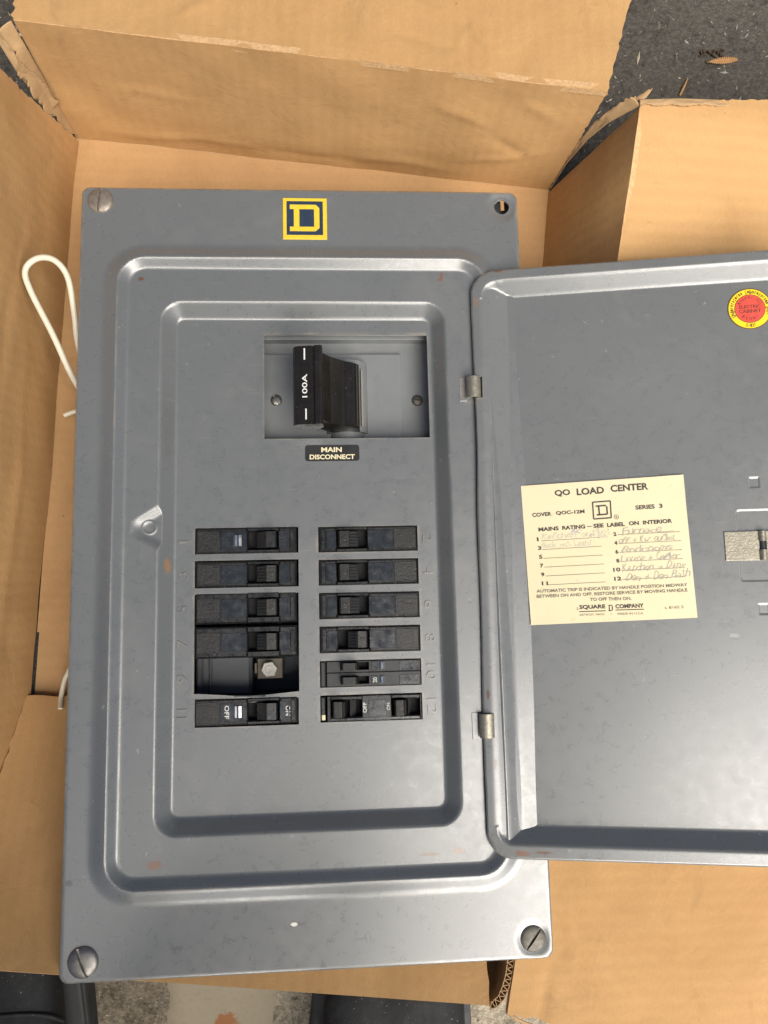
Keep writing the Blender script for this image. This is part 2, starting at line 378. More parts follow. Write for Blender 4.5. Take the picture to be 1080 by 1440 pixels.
# ---------------------------------------------------------------- cardboard box
box = empty('cardboard_box', 'open brown corrugated cardboard box with torn corners holding the grey metal panel', 'box', (0, 0, 0))
def sheet(name, A, B, C, D, nu, nv, mats, parent=box, th=4.0, warp=0., rag=None, bow=(0, 0, 0), seed=0, crease=None, shift=None):
    """a board spanned by A-B (u) and D-C; thickness hangs below the inner face; rag = {edge: mm}"""
    A, B, C, D = map(Vector, (A, B, C, D)); rag = rag or {}; bow = Vector(bow)
    nrm = (B - A).cross(D - A).normalized(); top = []
    eu = (B - A).normalized(); ev = (D - A).normalized()
    for j in range(nv + 1):
        for i in range(nu + 1):
            u, v = i / nu, j / nv
            p = A.lerp(B, u).lerp(D.lerp(C, u), v) + bow * (4 * u * (1 - u)) * v
            if warp: p += nrm * warp * (mnoise.fractal(Vector((p.x * .011 + seed, p.y * .011, p.z * .011)), 1.0, 2.0, 3) + .45 * mnoise.noise(Vector((p.x * .04 + seed, p.y * .04, p.z * .04))))
            if crease: p += nrm * crease(u, v)
            if shift: p += shift(u, v)
            j2 = lambda s: mnoise.noise(Vector((u * 23 + s, v * 23, seed))) + .6 * mnoise.noise(Vector((u * 71 + s, v * 71, seed + 4)))
            if 'u0' in rag and i == 0: p += eu * rag['u0'] * j2(1)
            if 'u1' in rag and i == nu: p += eu * rag['u1'] * j2(2)
            if 'v0' in rag and j == 0: p += ev * rag['v0'] * j2(3)
            if 'v1' in rag and j == nv: p += ev * rag['v1'] * j2(5)
            top.append(p)
    m = MB(); W_ = nu + 1; bot = [p - nrm * th for p in top]
    idx = [(j * W_ + i, j * W_ + i + 1, (j + 1) * W_ + i + 1, (j + 1) * W_ + i) for j in range(nv) for i in range(nu)]
    m.add(top, idx, 0, True); m.add(bot, [f[::-1] for f in idx], 0, True)
    def rim(ids):
        a = [top[k] for k in ids] + [bot[k] for k in ids]; n = len(ids)
        # cut edge: two liners and a fluted core in between
        m.add(a, [(i, i + 1, n + i + 1, n + i) for i in range(n - 1)], 1)
    rim([i for i in range(W_)][::-1]); rim([nv * W_ + i for i in range(W_)])
    rim([j * W_ for j in range(nv + 1)]); rim([j * W_ + nu for j in range(nv + 1)][::-1])
    return m.build(name, [mats, 'card_edge'], parent)

def wrinkles(segs, amp=.9, wd=.012, asp=1.0):
    def f(u, v):
        h = 0
        for (u0, v0, u1, v1, k) in segs:
            dx, dy = u1 - u0, (v1 - v0) * asp; px, py = u - u0, (v - v0) * asp
            t = max(0, min(1, (px * dx + py * dy) / (dx * dx + dy * dy))); wob = .012 * math.sin(t * 9 + u0 * 40)
            d = math.hypot(px - t * dx + wob * dy, py - t * dy - wob * dx)
            h += k * amp * math.exp(-(d / wd) ** 2) * math.sin(math.pi * max(.02, min(.98, t)))
        return h
    return f
FARW = wrinkles([(.05, .10, .40, .13, .9), (.36, .11, .62, .05, -.8), (.55, .16, .80, .10, .9), (.78, .20, .97, .42, .8), (.82, .55, .93, .30, -.9), (.70, .75, .84, .58, .8), (.10, .55, .30, .50, .5), (.86, .85, .95, .70, .8)], 1.0, .010, .3)
LEFTW = wrinkles([(.30, .3, .75, .36, .7), (.55, .62, .9, .55, -.8), (.1, .45, .4, .52, .6)], 1.0, .012, .25)
RFLAP = wrinkles([(.05, .12, .16, .40, .8), (.12, .62, .20, .30, -.6), (.86, .10, .97, .16, .9), (.80, .35, .95, .42, .5)], .8, .008, .5)
FFLAP = wrinkles([(.25, .10, .34, .28, .8), (.60, .18, .75, .12, -.7), (.72, .06, .76, .35, .6)], .8, .008, .4)
# floor: two layers of bottom flaps with an open seam
sheet('bottom_panel', (-176, -166, 2), (108, -200, 2), (152, -20, 2), (-170, -20, 2), 20, 16, 'card_pink', th=1.8, warp=.3)
sheet('bottom_flap', (-171, -46, 6), (140, -49, 6), (164, 254, 6), (-156, 281, 6), 40, 30, 'card_pink', th=3.6, warp=.6, seed=3)
# far end wall and its flap
sheet('end_wall', (-156, 280, 6.5), (163.5, 253, 6.5), (169.5, 259.5, 104.5), (-157.2, 287, 105), 150, 40, 'card_x', warp=1.6, seed=1, rag={'u1': 1.5},
      crease=FARW)
sheet('flap', (-156.5, 287.6, 105.3), (169.2, 260, 104.8), (202, 372, 92), (-172, 402, 94), 150, 50, 'card_x', warp=1.2, seed=5, rag={'u1': 1.2, 'u0': 3.5}, crease=FFLAP)
# left wall, leaning outwards, torn off at the far corner
sheet('side_wall', (-182, -262, 6.5), (-154.6, 277, 6.5), (-166.5, 263, 105), (-215, -250, 105), 110, 40, 'card_y', warp=1.4, seed=8, rag={'u1': 2.5}, crease=LEFTW)
# right wall and its flap folded out
sheet('side_wall', (163.6, 251, 6.5), (113, -238, 6.5), (113.5, -229, 72), (199.3, 268, 78), 60, 12, 'card_y', warp=1.0, seed=11, rag={'u0': 2.0},
      shift=lambda u, v: Vector((-11.6, -16.7, 27)) * (1 - sstep(u / .16)) * v)
def rcrease(u, v): return RFLAP(u, v) - 1.6 * math.exp(-((v - .085) / .012) ** 2) * sstep((u - .93) / .04)
sheet('flap', (199.6, 270.5, 78.2), (109.3, -251, 72.2), (330, -300, 70), (396, 286, 72), 170, 80, 'card_y', warp=1.5, seed=14, rag={'u0': 1.6, 'u1': 2.5}, crease=rcrease,
      shift=lambda u, v: Vector((-11.6 - 8 * v, -16.7, 27)) * (1 - sstep(u / .16)) * (1 - .25 * v))
# near wall and its flap folded into the box under the panel
sheet('end_wall', (108, -198, 4), (-180, -164, 4), (-192, -212.5, 72), (98, -244, 70.5), 40, 10, 'card_x', warp=.6, seed=17)
sheet('flap', (-193, -213, 74), (99.6, -246, 72), (104, -92, 9), (-174.4, -84.5, 10), 60, 30, 'card_x', warp=1.0, seed=20, rag={'v1': .7, 'u0': 1.2, 'u1': .8})
# fluted stub of the torn near right corner
def flute_edge(pts, th=3.6, h=26, pitch=3.2):
    m = MB(); P = [Vector(p) for p in pts]; dense = []
    for i in range(len(P) - 1):
        n = 14
        for k in range(n): dense.append(P[i].lerp(P[i + 1], k / n))
    dense.append(P[-1]); L = 0; prev = dense[0]; rows = [[], [], []]
    for i, p in enumerate(dense):
        L += (p - prev).length; prev = p
        d = (dense[min(i + 1, len(dense) - 1)] - dense[max(i - 1, 0)]).normalized(); nn = Vector((-d.y, d.x, 0))
        rz = random.uniform(-.35, .35)
        rows[0].append(p + nn * th / 2 + Vector((0, 0, rz))); rows[1].append(p - nn * th / 2 + Vector((0, 0, random.uniform(-.35, .35))))
        rows[2].append(p + nn * (th / 2 * .8 * math.sin(L / pitch * 2 * math.pi)))
    for r, tk in ((rows[0], .5), (rows[1], .5), (rows[2], .35)):
        n = len(r); a = []; 
        for i, p in enumerate(r):
            d = (r[min(i + 1, n - 1)] - r[max(i - 1, 0)]).normalized(); nn = Vector((-d.y, d.x, 0)) * tk / 2
            a += [p + nn, p - nn, p + nn - Vector((0, 0, h)), p - nn - Vector((0, 0, h))]
        f = []
        for i in range(n - 1):
            k = i * 4; q = k + 4
            f += [(k, q, q + 1, k + 1), (k + 2, q + 2, q, k), (k + 1, q + 1, q + 3, k + 3)]
        m.add(a, f, 0)
    return m.build('torn_corner', ['card_torn'], box)
flute_edge([(112.2, -222, 72), (111.0, -230, 72), (109.0, -237, 71.6), (106.4, -242.8, 71.2), (102.6, -246.2, 71), (100.2, -246.6, 71)], h=60)

def torn(name, spine, width, seed, curl=6, n=90, mat='card_torn'):
    """a peeled sheet of paper ply standing off a torn corner: smooth folds, ragged free edge"""
    S = [Vector(p) for p in spine]; m = MB(); rows = []; K = 10
    for i in range(n + 1):
        f = i / n; t_ = f * (len(S) - 1); k = min(int(t_), len(S) - 2); p = S[k].lerp(S[k + 1], t_ - k)
        wv_ = Vector(width(f)); rg = 1 + .45 * mnoise.noise(Vector((f * 7, seed, 0))) + .14 * mnoise.noise(Vector((f * 34, seed, 5))) + .05 * mnoise.noise(Vector((f * 110, seed, 9)))
        ph = 2.2 + .9 * mnoise.noise(Vector((f * 4, seed, 3))); row = []
        for j in range(K + 1):
            q = j / K
            row.append(p + wv_ * q * rg + Vector((.5, .3, 1)) * (curl * math.sin(q * ph) * (.6 + .6 * mnoise.noise(Vector((f * 5, seed, 1))))) + Vector((.4, .8, .5)) * (1.1 * q * mnoise.noise(Vector((f * 12, q * 2, seed + 2)))))
        rows.append(row)
    a = [p for r in rows for p in r]; W_ = K + 1
    m.add(a, [(i * W_ + j, i * W_ + j + 1, (i + 1) * W_ + j + 1, (i + 1) * W_ + j) for i in range(n) for j in range(K)], 0, True); o = m.build(name, [mat], box)
    sm = o.modifiers.new('ply', 'SOLIDIFY'); sm.thickness = .0005
    return o
torn('torn_ply', [(-155.5, 280, 9), (-156.5, 282, 38), (-156.5, 283, 66), (-157, 284, 88), (-158.5, 287, 105)], lambda t: (lerp(-3, -9, t), lerp(-4, -15, sstep(t * 2.4)) * (1 - .55 * t), lerp(3, -4, t)), 3, curl=4)
torn('torn_ply', [(-161, 274, 40), (-163, 274, 66), (-164, 273, 84), (-167, 278, 102)], lambda t: (6 * (1 - t) + .8, 5 * (1 - t) + .5, 3), 9, curl=4)
torn('torn_ply', [(163.5, 252, 9), (166, 254, 38), (171, 254.5, 66), (177, 253.5, 86), (187.5, 252, 105)], lambda t: (lerp(1, -7, t), lerp(2, 3, t), lerp(3, 1.5, t)), 21, curl=2.5)
torn('torn_ply', [(174, 253.5, 80), (178, 253.5, 90), (183, 254, 100), (191, 256, 106)], lambda t: (2, 5 * (1 - .4 * t), 2), 27, curl=2)
torn('torn_ply', [(108.6, -249, 71.5), (113, -253, 70.5), (120, -257, 69.5), (128, -260, 69)], lambda t: (1, -4, -4), 33, curl=1.5)
torn('torn_ply', [(187, 255, 106), (212, 258, 104), (240, 260, 101), (275, 262, 97)], lambda t: (0, -4.5, .6), 41, curl=.6)

# ---------------------------------------------------------------- load center (all in millimetres on the cover's own plane)
LC_R = Matrix(((0.99988857, -0.01448044, -0.00362695), (0.01463353, 0.9988107, 0.04650845), (0.00294917, -0.04655635, 0.99891131)))
lc = empty('load_center', 'grey steel electrical load center with its door swung open, lying in the box', 'electrical panel', (0, 0, 72.23), LC_R)
HX, HY = 130.0, 219.75
ROWC = [9.4 - 19.1 * k for k in range(6)]
def bent(x):                                   # the bar above slot 11 is bent down in the middle
    return -75.9 - 2.3 * max(0, 1 - abs(x + 33) / 28.0)
HOLES = [(-24.5, 73.0, 69.0, 132.2)]
HOLES += [(-64, -5.2, 2.0, 17.0), (-64, -5.2, -17.3, -1.7), (-64, -5.4, -76.6, -20.8), (-63.4, -5.8, -94.2, -79.2)]
HOLES += [(6.2, 63.8, c - 7.5, c + 7.3) for c in ROWC]
SCREWHOLE = (120.4, 210.4, 4.7)
def cover_z(x, y):
    do = rrect(x, y, HX, HY, 5)
    z = -1.3 * (1 - math.sqrt(max(0, 1 - min(1, max(0, do + 1.3) / 1.3) ** 2)))
    d1 = rrect(x, y, 107.6, 175.2, 16)
    if d1 > 0: z += 3.0 * (1 - ramp01(d1 / 7.6, .3))
    else:
        z = 3.0 - 4.2 * ramp01((-d1 - .3) / 5.2, .22)
        d2 = rrect(x, y, 79.3, 145.6, 8.5)
        z -= 8.0 * ramp01((3.6 - d2) / 7.2, .15)
        # strike notch for the door latch beside the recess
        if -100 < x < -74 and 0 < y < 36:
            a = (y - 22 - .63 * (x + 94.5)) / 1.18; b = (10 - .57 * (x + 92) - y) / 1.15; k = 11.0
            h = max(a, b) + max(0, k - abs(a - b)) ** 2 / (4 * k); h = max(h, -97.4 - x)
            h2 = x + 79.8
            z = min(z, -1.2 - 1.9 * ramp01(-h / 4.0, .4)) if h2 < 1 else z
            z += .28 * math.exp(-((math.hypot(x + 88.2, y - 17.2) - 3.6) / .6) ** 2)
    # shallow dish round the corner screws
    for sx, sy in ((120.4, 210.4), (119.2, -209.5)):
        r_ = math.hypot(x - sx, y - sy)
        if r_ < 11: z -= .9 * (1 - sstep((r_ - 5.5) / 5))
    z += .35 * mnoise.noise(Vector((x * .012, y * .012, 1.7)))
    return z
ex = sorted({h[0] for h in HOLES} | {h[1] for h in HOLES}); ey = sorted({h[2] for h in HOLES} | {h[3] for h in HOLES})
bx_ = [-HX, -HX + .25, -HX + .6, -HX + 1.3, HX - 1.3, HX - .6, HX - .25, HX]
by_ = [-HY, -HY + .25, -HY + .6, -HY + 1.3, HY - 1.3, HY - .6, HY - .25, HY]
XS = lines(-HX, HX, 1.25, ex + bx_, [(-99, -73, .5), (114, 127, .5), (101.5, 116, .8), (-116, -101.5, .8), (73, 85, .8)])
YS = lines(-HY, HY, 1.25, ey + by_, [(3, 34, .5), (204, 217, .5), (168, 184, .8), (-184, -168, .8), (140, 151, .8), (-151, -140, .8)])
m = MB(); idx = {}; V = []
def cover_vert(i, j):
    if (i, j) in idx: return idx[i, j]
    x, y = XS[i], YS[j]; z = cover_z(x, y)
    r0 = 5; qx = abs(x) - HX + r0; qy = abs(y) - HY + r0
    if qx > 0 and qy > 0 and math.hypot(qx, qy) > r0:
        k = r0 / math.hypot(qx, qy); x = math.copysign(HX - r0 + qx * k, x); y = math.copysign(HY - r0 + qy * k, y)
    dx, dy = x - SCREWHOLE[0], y - SCREWHOLE[1]; d = math.hypot(dx, dy)
    if abs(d - SCREWHOLE[2]) < .36: x = SCREWHOLE[0] + dx / d * SCREWHOLE[2]; y = SCREWHOLE[1] + dy / d * SCREWHOLE[2]
    if -64.1 < x < -5 and abs(y + 76.6) < .01: y = bent(x)
    elif -63.5 < x < -5.5 and abs(y + 79.2) < .01: y = bent(x) - 3.2 + .3 * math.sin(x * .3)
    idx[i, j] = len(V); V.append((x, y, z)); return idx[i, j]
kept = set()
for i in range(len(XS) - 1):
    for j in range(len(YS) - 1):
        cx, cy = (XS[i] + XS[i + 1]) / 2, (YS[j] + YS[j + 1]) / 2
        if any(h[0] < cx < h[1] and h[2] < cy < h[3] for h in HOLES): continue
        if math.hypot(cx - SCREWHOLE[0], cy - SCREWHOLE[1]) < SCREWHOLE[2] - .1: continue
        if -64 < cx < -5.4 and -79.2 < cy < -76.6 and XS[i] > -63.3 and XS[i + 1] < -5.9 and False: continue
        kept.add((i, j))
F = []; WL = []
for (i, j) in kept:
    q = (cover_vert(i, j), cover_vert(i + 1, j), cover_vert(i + 1, j + 1), cover_vert(i, j + 1)); F.append(q)
    for nb, e in (((i - 1, j), (3, 0)), ((i + 1, j), (1, 2)), ((i, j - 1), (0, 1)), ((i, j + 1), (2, 3))):
        if nb not in kept:
            outer = nb[0] < 0 or nb[0] >= len(XS) - 1 or nb[1] < 0 or nb[1] >= len(YS) - 1
            WL.append((q[e[0]], q[e[1]], outer))
m.add(V, F, 0, True)
for a, b, outer in WL:
    dz = 6.0 if outer else 1.5
    A_, B_ = V[a], V[b]
    m.add([A_, B_, (B_[0], B_[1], B_[2] - dz), (A_[0], A_[1], A_[2] - dz)], [(3, 2, 1, 0)], 0 if outer else 1)
cover = m.build('cover', ['paint', 'bare'], lc)

# interior pan behind the cover
m = MB(); X0, X1, Y0, Y1, ZB, ZT = -100, 100, -106, 203, -54, -11
m.box(X0, X1, Y0, Y1, ZB, ZB + 1.2); m.box(X0, X0 + 1.5, Y0, Y1, ZB + 1.2, ZT); m.box(X1 - 1.5, X1, Y0, Y1, ZB + 1.2, ZT)
m.box(X0 + 1.5, X1 - 1.5, Y0, Y0 + 1.5, ZB + 1.2, ZT); m.box(X0 + 1.5, X1 - 1.5, Y1 - 1.5, Y1, ZB + 1.2, ZT)
m.box(112, 121.5, 196, 218.0, -9.0, -8.0); m.box(124.0, 129.0, 196, 218.6, -10.0, -9.0); m.box(97, 129, 194, 196, -10, -8.2); m.box(112, 129, 208, 214.5, -13.5, -12.5)
m.build('interior_pan', ['dark_steel'], lc)
# bus stab with its hex bolt, seen through the empty slot 9
m = MB(); m.box(-66, -34, -80, -52, -50, -31, 0, 2); m.box(-66, -62.2, -80, -52, -31, -27, 0, 1); m.box(-58.5, -57, -80, -52, -31, -28.6, 0, .5)
m.build('insulator_bar', ['bar'], lc)
m = MB(); m.box(-31, -16, -70.5, -58.5, -34.5, -31.5, 0, .4); m.box(-32.5, -31, -67, -61, -34.5, -30, 0, .3)
bus = m.build('bus_stab', ['stab'], lc)
m = MB(); hx = [(-23.6 + 4.7 * math.cos(R(60 * k + 8)), -64.6 + 4.7 * math.sin(R(60 * k + 8))) for k in range(6)]
m.poly(hx, -37.5, -25.5); m.disc(-23.6, -64.6, 2.4, -25.5, -25.2, 0, 24, 1.7)
m.build('hex_bolt', ['bolt'], bus, bevel=.4)

# ---- ordinary breakers: u runs from the outer end (0) to the inner end (57.6)
L = 57.6
def place(mb, k, right):
    jr = random.Random(k * 7 + right); J = Matrix.Translation((0, 0, jr.uniform(-.5, .4))) @ Matrix.Rotation(R(jr.uniform(-.45, .45)), 4, 'Z') @ Matrix.Rotation(R(jr.uniform(-.5, .5)), 4, 'Y')
    Mx = Matrix.Translation((35.0, ROWC[k] - .1, 0)) @ Matrix.Rotation(math.pi, 4, 'Z') @ Matrix.Translation((-L / 2, 0, 0)) if right else Matrix.Translation((-63.6, ROWC[k], 0))
    return mb.xform(Mx @ Matrix.Translation((L / 2, 0, 0)) @ J @ Matrix.Translation((-L / 2, 0, 0)))
def wedge(b, u0, u1, flip, v0, v1, z0=-13.5, z1=-3.4, ribs=True, mi=0, dot=True):
    """rocker handle: block, ribbed slope; returns parts of one mesh"""
    ln = u1 - u0
    prof = [(0, z0), (0, -8.2), (ln * .42, z1 - .6), (ln * .50, z1), (ln * .94, z1 - .2), (ln, z1 - 1.0), (ln, z0)]
    if flip: prof = [(ln - x, z) for x, z in prof][::-1]
    b.prism([(u0 + x, z) for x, z in prof][::-1], v0, v1, mi)
    if ribs:
        n = 5
        for r_ in range(n):
            v = lerp(v0 + .7, v1 - 1.3, r_ / (n - 1))
            xa, xb = (u0 + .4, u0 + ln * .44) if not flip else (u1 - ln * .44, u1 - .4)
            za, zb = (-8.6, z1 - .2) if not flip else (z1 - .2, -8.6)
            b.prism([(xa, za - 2), (xb, zb - 2), (xb, zb + .45), (xa, za + 1.2)], v, v + .55, 1)
    if dot:
        cu = u0 + ln * (.74 if not flip else .26); b.disc(cu, (v0 + v1) / 2, 1.35, z1 - .15, z1 + .12, 1, 20, .95)
def breaker(k, right, style, handle='on'):
    zf = -8.1; hv = 7.35
    if not right and k in (2, 3): hv = 8.75
    m = MB()
    w0, w1 = .515 * L, .815 * L
    for a, b in ((0.3, w0), (w1, L - .3)):
        m.box(a, b, -hv, hv, -50, zf, 0, 1.1, 1.3)
    for s in (-1, 1):
        if s > 0: m.box(w0 - .6, w1 + .6, 5.0, hv, -50, zf - .02, 0, .7, 1.1)
        else: m.box(w0 - .6, w1 + .6, -hv, -5.0, -50, zf - .02, 0, .7, 1.1)
    m.box(w0 - .5, w1 + .5, -5.0, 5.0, -50, -15, 2)
    # moulded outer end with its square outline
    m.box(1.2, .245 * L, -5.6, 5.6, zf, zf + .28, 1, .2)
    for (a, b, c_, d) in ((4.2, 12.6, 3.2, 3.5), (4.2, 12.6, -3.5, -3.2), (4.2, 4.5, -3.2, 3.2), (12.3, 12.6, -3.2, 3.2)): m.box(a, b, c_, d, zf + .28, zf + .5, 3)
    m.box(3.4, 3.6, -5.4, 5.4, zf + .28, zf + .4, 3)
    # raised lip at the inner end
    m.box(L - 4.2, L - 1.6, -6.0, 6.0, zf, zf + .55, 0, .4)
    # scribed line along the lower side
    m.box(2, L - 2, -5.95, -5.75, zf, zf + .12, 3)
    if style in ('trip', 'trip_print'):
        m.text('20', .775 * L, 0, 5, 2.6, zf - .03 + .3, 3, -90) if False else None
    o = place(m, k, right).build('circuit_breaker', ['black', 'brown_black', 'well', 'greyblack'], lc)
    m = MB(); m.box(.255 * L, .505 * L, -5.0, 5.0, zf + .02, zf + .3, 0, .12)
    m.box(w1 + .4, L - 4.6, -5.0, 5.0, zf + .02, zf + .34, 0, .12)
    m.box(L - 5.6, L - 4.9, -4.4, 4.4, zf + .34, zf + .6, 0, .1)
    place(m, k, right).build('face_plate', ['gloss_black'], o)
    m = MB()
    smooth = style in ('trip', 'trip_print')
    if handle == 'on': wedge(m, .60 * L, .80 * L, False, -4.5, 4.5, ribs=not smooth, dot=not smooth, z1=-4.4 if not smooth else -3.4)
    else: wedge(m, .53 * L, .72 * L, True, -4.5, 4.5, ribs=True, z1=-4.4)
    place(m, k, right).build('handle', ['brown_black' if not smooth else 'black', 'greyblack'], o, bevel=.25)
    if smooth:
        m = MB()
        m.prism([(u * L, zf + .32 + z) for u, z in ((.375, 0), (.375, .25), (.395, .9), (.41, .5), (.43, .95), (.455, .7), (.46, 0))][::-1], -3.1, 3.1, 0)
        place(m, k, right).build('trip_window', ['silver'], o)
        m = MB()
        if style == 'trip_print':
            m.text('OFF', .315 * L, 0, 7.2, 2.5, zf + .36, 0, -90, .012); place(m, k, right).build('lettering', ['white_ink'], o)
            m = MB(); m.text('ON', .90 * L, -.2, 5.4, 2.6, zf + .4, 0, -90, .012); place(m, k, right).build('lettering', ['white_ink'], o)
        else:
            for tx, uu, ww, zz_ in (('OFF', .315, 7.4, .36), ('ON', .90, 5.4, .4), ('20', .845, 5.6, .38)):
                m = MB(); m.text(tx, uu * L, -.2, ww, 2.6, zf + zz_, 0, -90); place(m, k, right).build('lettering', ['greyblack'], o)
    return o
def tag_part(o, label): o['label'] = label; return o
tag_part(breaker(0, False, 'trip'), 'black breaker in slot 1 with a silver trip window and engraved lettering')
breaker(1, False, 'rib'); breaker(2, False, 'rib'); breaker(3, False, 'rib')
tag_part(breaker(5, False, 'trip_print'), 'black breaker in slot 11 with white OFF and ON lettering')
breaker(0, True, 'rib'); breaker(1, True, 'rib'); breaker(2, True, 'rib')
tag_part(breaker(3, True, 'rib', 'off'), 'black breaker in slot 8 with its handle thrown to off')

def tandem_side():        # slot 10: two slim handles side by side
    k = 4; zf = -8.1; x0, x1 = 6.6, 63.2; y = ROWC[k] - .1; X = lambda f: lerp(x0, x1, f)
    m = MB()
    m.box(X(0), X(.05), y - 7, y + 7, -50, zf - .6, 0, .6)
    for s in (0, 1):
        v0, v1 = (y - 7.0, y + .6) if s == 0 else (y + .8, y + 7.0)
        hw = 2.1; c = (v0 + v1) / 2 - (.4 if s == 0 else -.3)
        m.box(X(.06), X(.20), v0, v1, -50, zf, 0, .3); m.box(X(.48), X(1), v0, v1, -50, zf, 0, .3)
        m.box(X(.20) - .3, X(.48) + .3, v0, c - hw, -50, zf - .02, 0, .2); m.box(X(.20) - .3, X(.48) + .3, c + hw, v1, -50, zf - .02, 0, .2)
        m.box(X(.20), X(.48), c - hw, c + hw, -50, -14, 1)
        m.box(X(.505), X(.57), c - 2.4, c + 2.4, zf, zf + .3, 2, .15)
    o = m.build('circuit_breaker', ['greyblack', 'well', 'black'], lc)
    tag_part(o, 'grey black tandem breaker in slot 10 with two slim handles side by side')
    m = MB()
    for c_ in ((y - 3.6), (y + 4.2)): m.box(X(.785), X(.985), c_ - 3.1, c_ + 2.4, zf, zf + .25, 0, .12)
    m.build('face_plate', ['gloss_black'], o)
    for c in (y - 3.6, y + 4.2):
        h = MB(); h.prism([(X(.21), -13), (X(.205), -4.2), (X(.22), -3.2), (X(.34), -3.0), (X(.36), -4), (X(.385), -9), (X(.385), -13)][::-1], c - 1.9, c + 1.9)
        h.text('20', X(.275), c, 2.8, 2.0, -2.95, 1, 90)
        h.build('handle', ['brown_black', 'greyblack'], o, bevel=.3)
        h = MB(); h.prism([(X(f), zf + z) for f, z in ((.585, 0), (.585, .3), (.605, 1.0), (.62, 1.1), (.64, .4), (.64, 0))][::-1], c - 1.8, c + 1.8)
        h.build('trip_window', ['silver'], o)
    h = MB(); h.text('20', X(.54), y - 3.8, 2.8, 2.2, zf + .36, 0, 90); h.build('lettering', ['white_ink'], o)
tandem_side()
def tandem_end():         # slot 12: two handles one behind the other
    k = 5; zf = -8.1; x0, x1 = 6.4, 63.2; y = ROWC[k] - .2; X = lambda f: lerp(x0, x1, f)
    m = MB(); hv = 7.0
    m.box(X(0), X(.05), y - 6.6, y + 6.6, -50, zf - 1.2, 0, .6)
    for a, b in ((.065, .10), (.41, .70), (.985, 1.0)): m.box(X(a), X(b), y - hv, y + hv, -50, zf, 0, .3)
    for a, b in ((.095, .415), (.695, .99)):
        m.box(X(a), X(b), y - hv, y - 4.6, -50, zf - .02, 0, .6); m.box(X(a), X(b), y + 4.6, y + hv, -50, zf - .02, 0, .6)
        m.box(X(a), X(b), y - 4.6, y + 4.6, -50, -15, 1)
    for a, b in ((.29, .35), (.865, .90)): m.prism([(X(a), -15), (X(b), -15), (X(b), -12.5), (X(a), -9)], y - 4.5, y + 4.5, 2)
    o = m.build('circuit_breaker', ['black', 'well', 'greyblack'], lc)
    tag_part(o, 'black tandem breaker in slot 12 with two handles in line')
    m = MB(); m.box(X(.475), X(.645), y - 4.4, y + 4.4, zf, zf + .25, 0, .12); m.box(X(.08), X(.98), y - 6.4, y - 5.2, zf, zf + .2, 0, .1); m.build('face_plate', ['gloss_black'], o)
    for a in (.12, .725):
        h = MB(); h.prism([(X(a), -14), (X(a), -3.5), (X(a + .012), -2.4), (X(a + .085), -2.2), (X(a + .10), -3.2), (X(a + .135), -10), (X(a + .135), -14)][::-1], y - 4.3, y + 4.3)
        h.text('20', X(a + .05), y, 2.6, 2.2, -2.1, 1, 90); h.box(X(a + .105), X(a + .112), y - 3.8, y + 3.8, -6.0, -4.2, 1)
        h.build('handle', ['brown_black', 'greyblack'], o, bevel=.3)
    h = MB(); h.text('OFF', X(.435), y + .4, 5.6, 2.1, zf + .1, 0, 90, .01); h.text('ON', X(.67), y + .6, 3.8, 2.0, zf + .1, 0, 90, .01); h.text('ON', X(.083), y, 3.6, 1.5, zf + .1, 1, 90)
    h.build('lettering', ['white_ink', 'greyblack'], o)
    h = MB(); h.box(X(.012), X(.045), y - 6, y - 3.2, zf - 1.2, zf - .9); h.build('paint_fleck', ['cream_ink'], o)
tandem_end()

# ---- main breaker in its window
m = MB(); PZ = -24.0
m.box(-40, 84, 60, 140, -46, PZ - 1.2, 0); m.box(-40, 84, 132.5, 136, PZ - 1.2, PZ + 6, 0)
m.box(-36, 58.2, 64, 125.2, PZ - 1.2, PZ + .9, 0, .35)
cx0, cr = 24.5, 13.2
arc = [(cx0 + cr * math.cos(R(a)), PZ - 4 + (cr + 1.5) * math.sin(R(a))) for a in range(18, 163, 8)]
m.prism(arc[::1], 74.6, 118.5, 0, True)
m.prism([(cx0 + 11 * math.cos(R(a)), PZ - 4 + 12.6 * math.sin(R(a))) for a in range(22, 159, 8)], 70.5, 74.6, 0, True)
mb_ = m.build('main_breaker', ['grey_plastic'], lc, bevel=.5)
m = MB(); m.text('ON', 43, 109, 5.2, 3.6, PZ + 1.05, 0, 90); m.text('OFF', 43, 96, 8.5, 3.6, PZ + 1.05, 0, 90); m.build('embossed_lettering', ['grey_plastic'], mb_)
m = MB(); m.prism([(32.9, PZ), (34.0, PZ), (33.9, PZ + 9.2), (33.0, PZ + 9.4)], 77.5, 112.5); m.build('slot_liner', ['liner'], mb_)
m = MB()
m.prism([(-6.6, 11.0), (-5.4, 14.5), (-3.0, 15.6), (4.0, 16.6), (5.4, 15.6), (5.6, 17.4), (9.2, 17.8), (10.2, 16.6), (10.4, 9.0), (5, 2.5), (-1, 5.5)][::-1], 71.2, 116.4, 0)
m.prism([(10.3, 12), (14.5, 5.5), (21, -1.0), (27, -5), (31.5, -9.5), (32, -18), (15, -18), (9.5, -10), (4, 1), (5, 6)][::-1], 74.5, 113.8, 0)
m.prism([(24 + 6.6 * math.cos(R(a)), -8.5 + 6.6 * math.sin(R(a))) for a in range(-20, 141, 10)], 75.5, 112.6, 0, True)
hd = m.build('handle', ['handle_gloss'], mb_, bevel=.7)
hd['label'] = 'black toggle handle marked 100A'
m = MB(); nrm_ = 16.15
def hz(x): return 15.75 + (x + 3.0) * .1428
def on_face(mb): mb.v = [(x, y, hz(x) + z) for x, y, z in mb.v]; return mb
m.box(-4.6, 4.2, 71.9, 115.7, -.1, .06, 0)
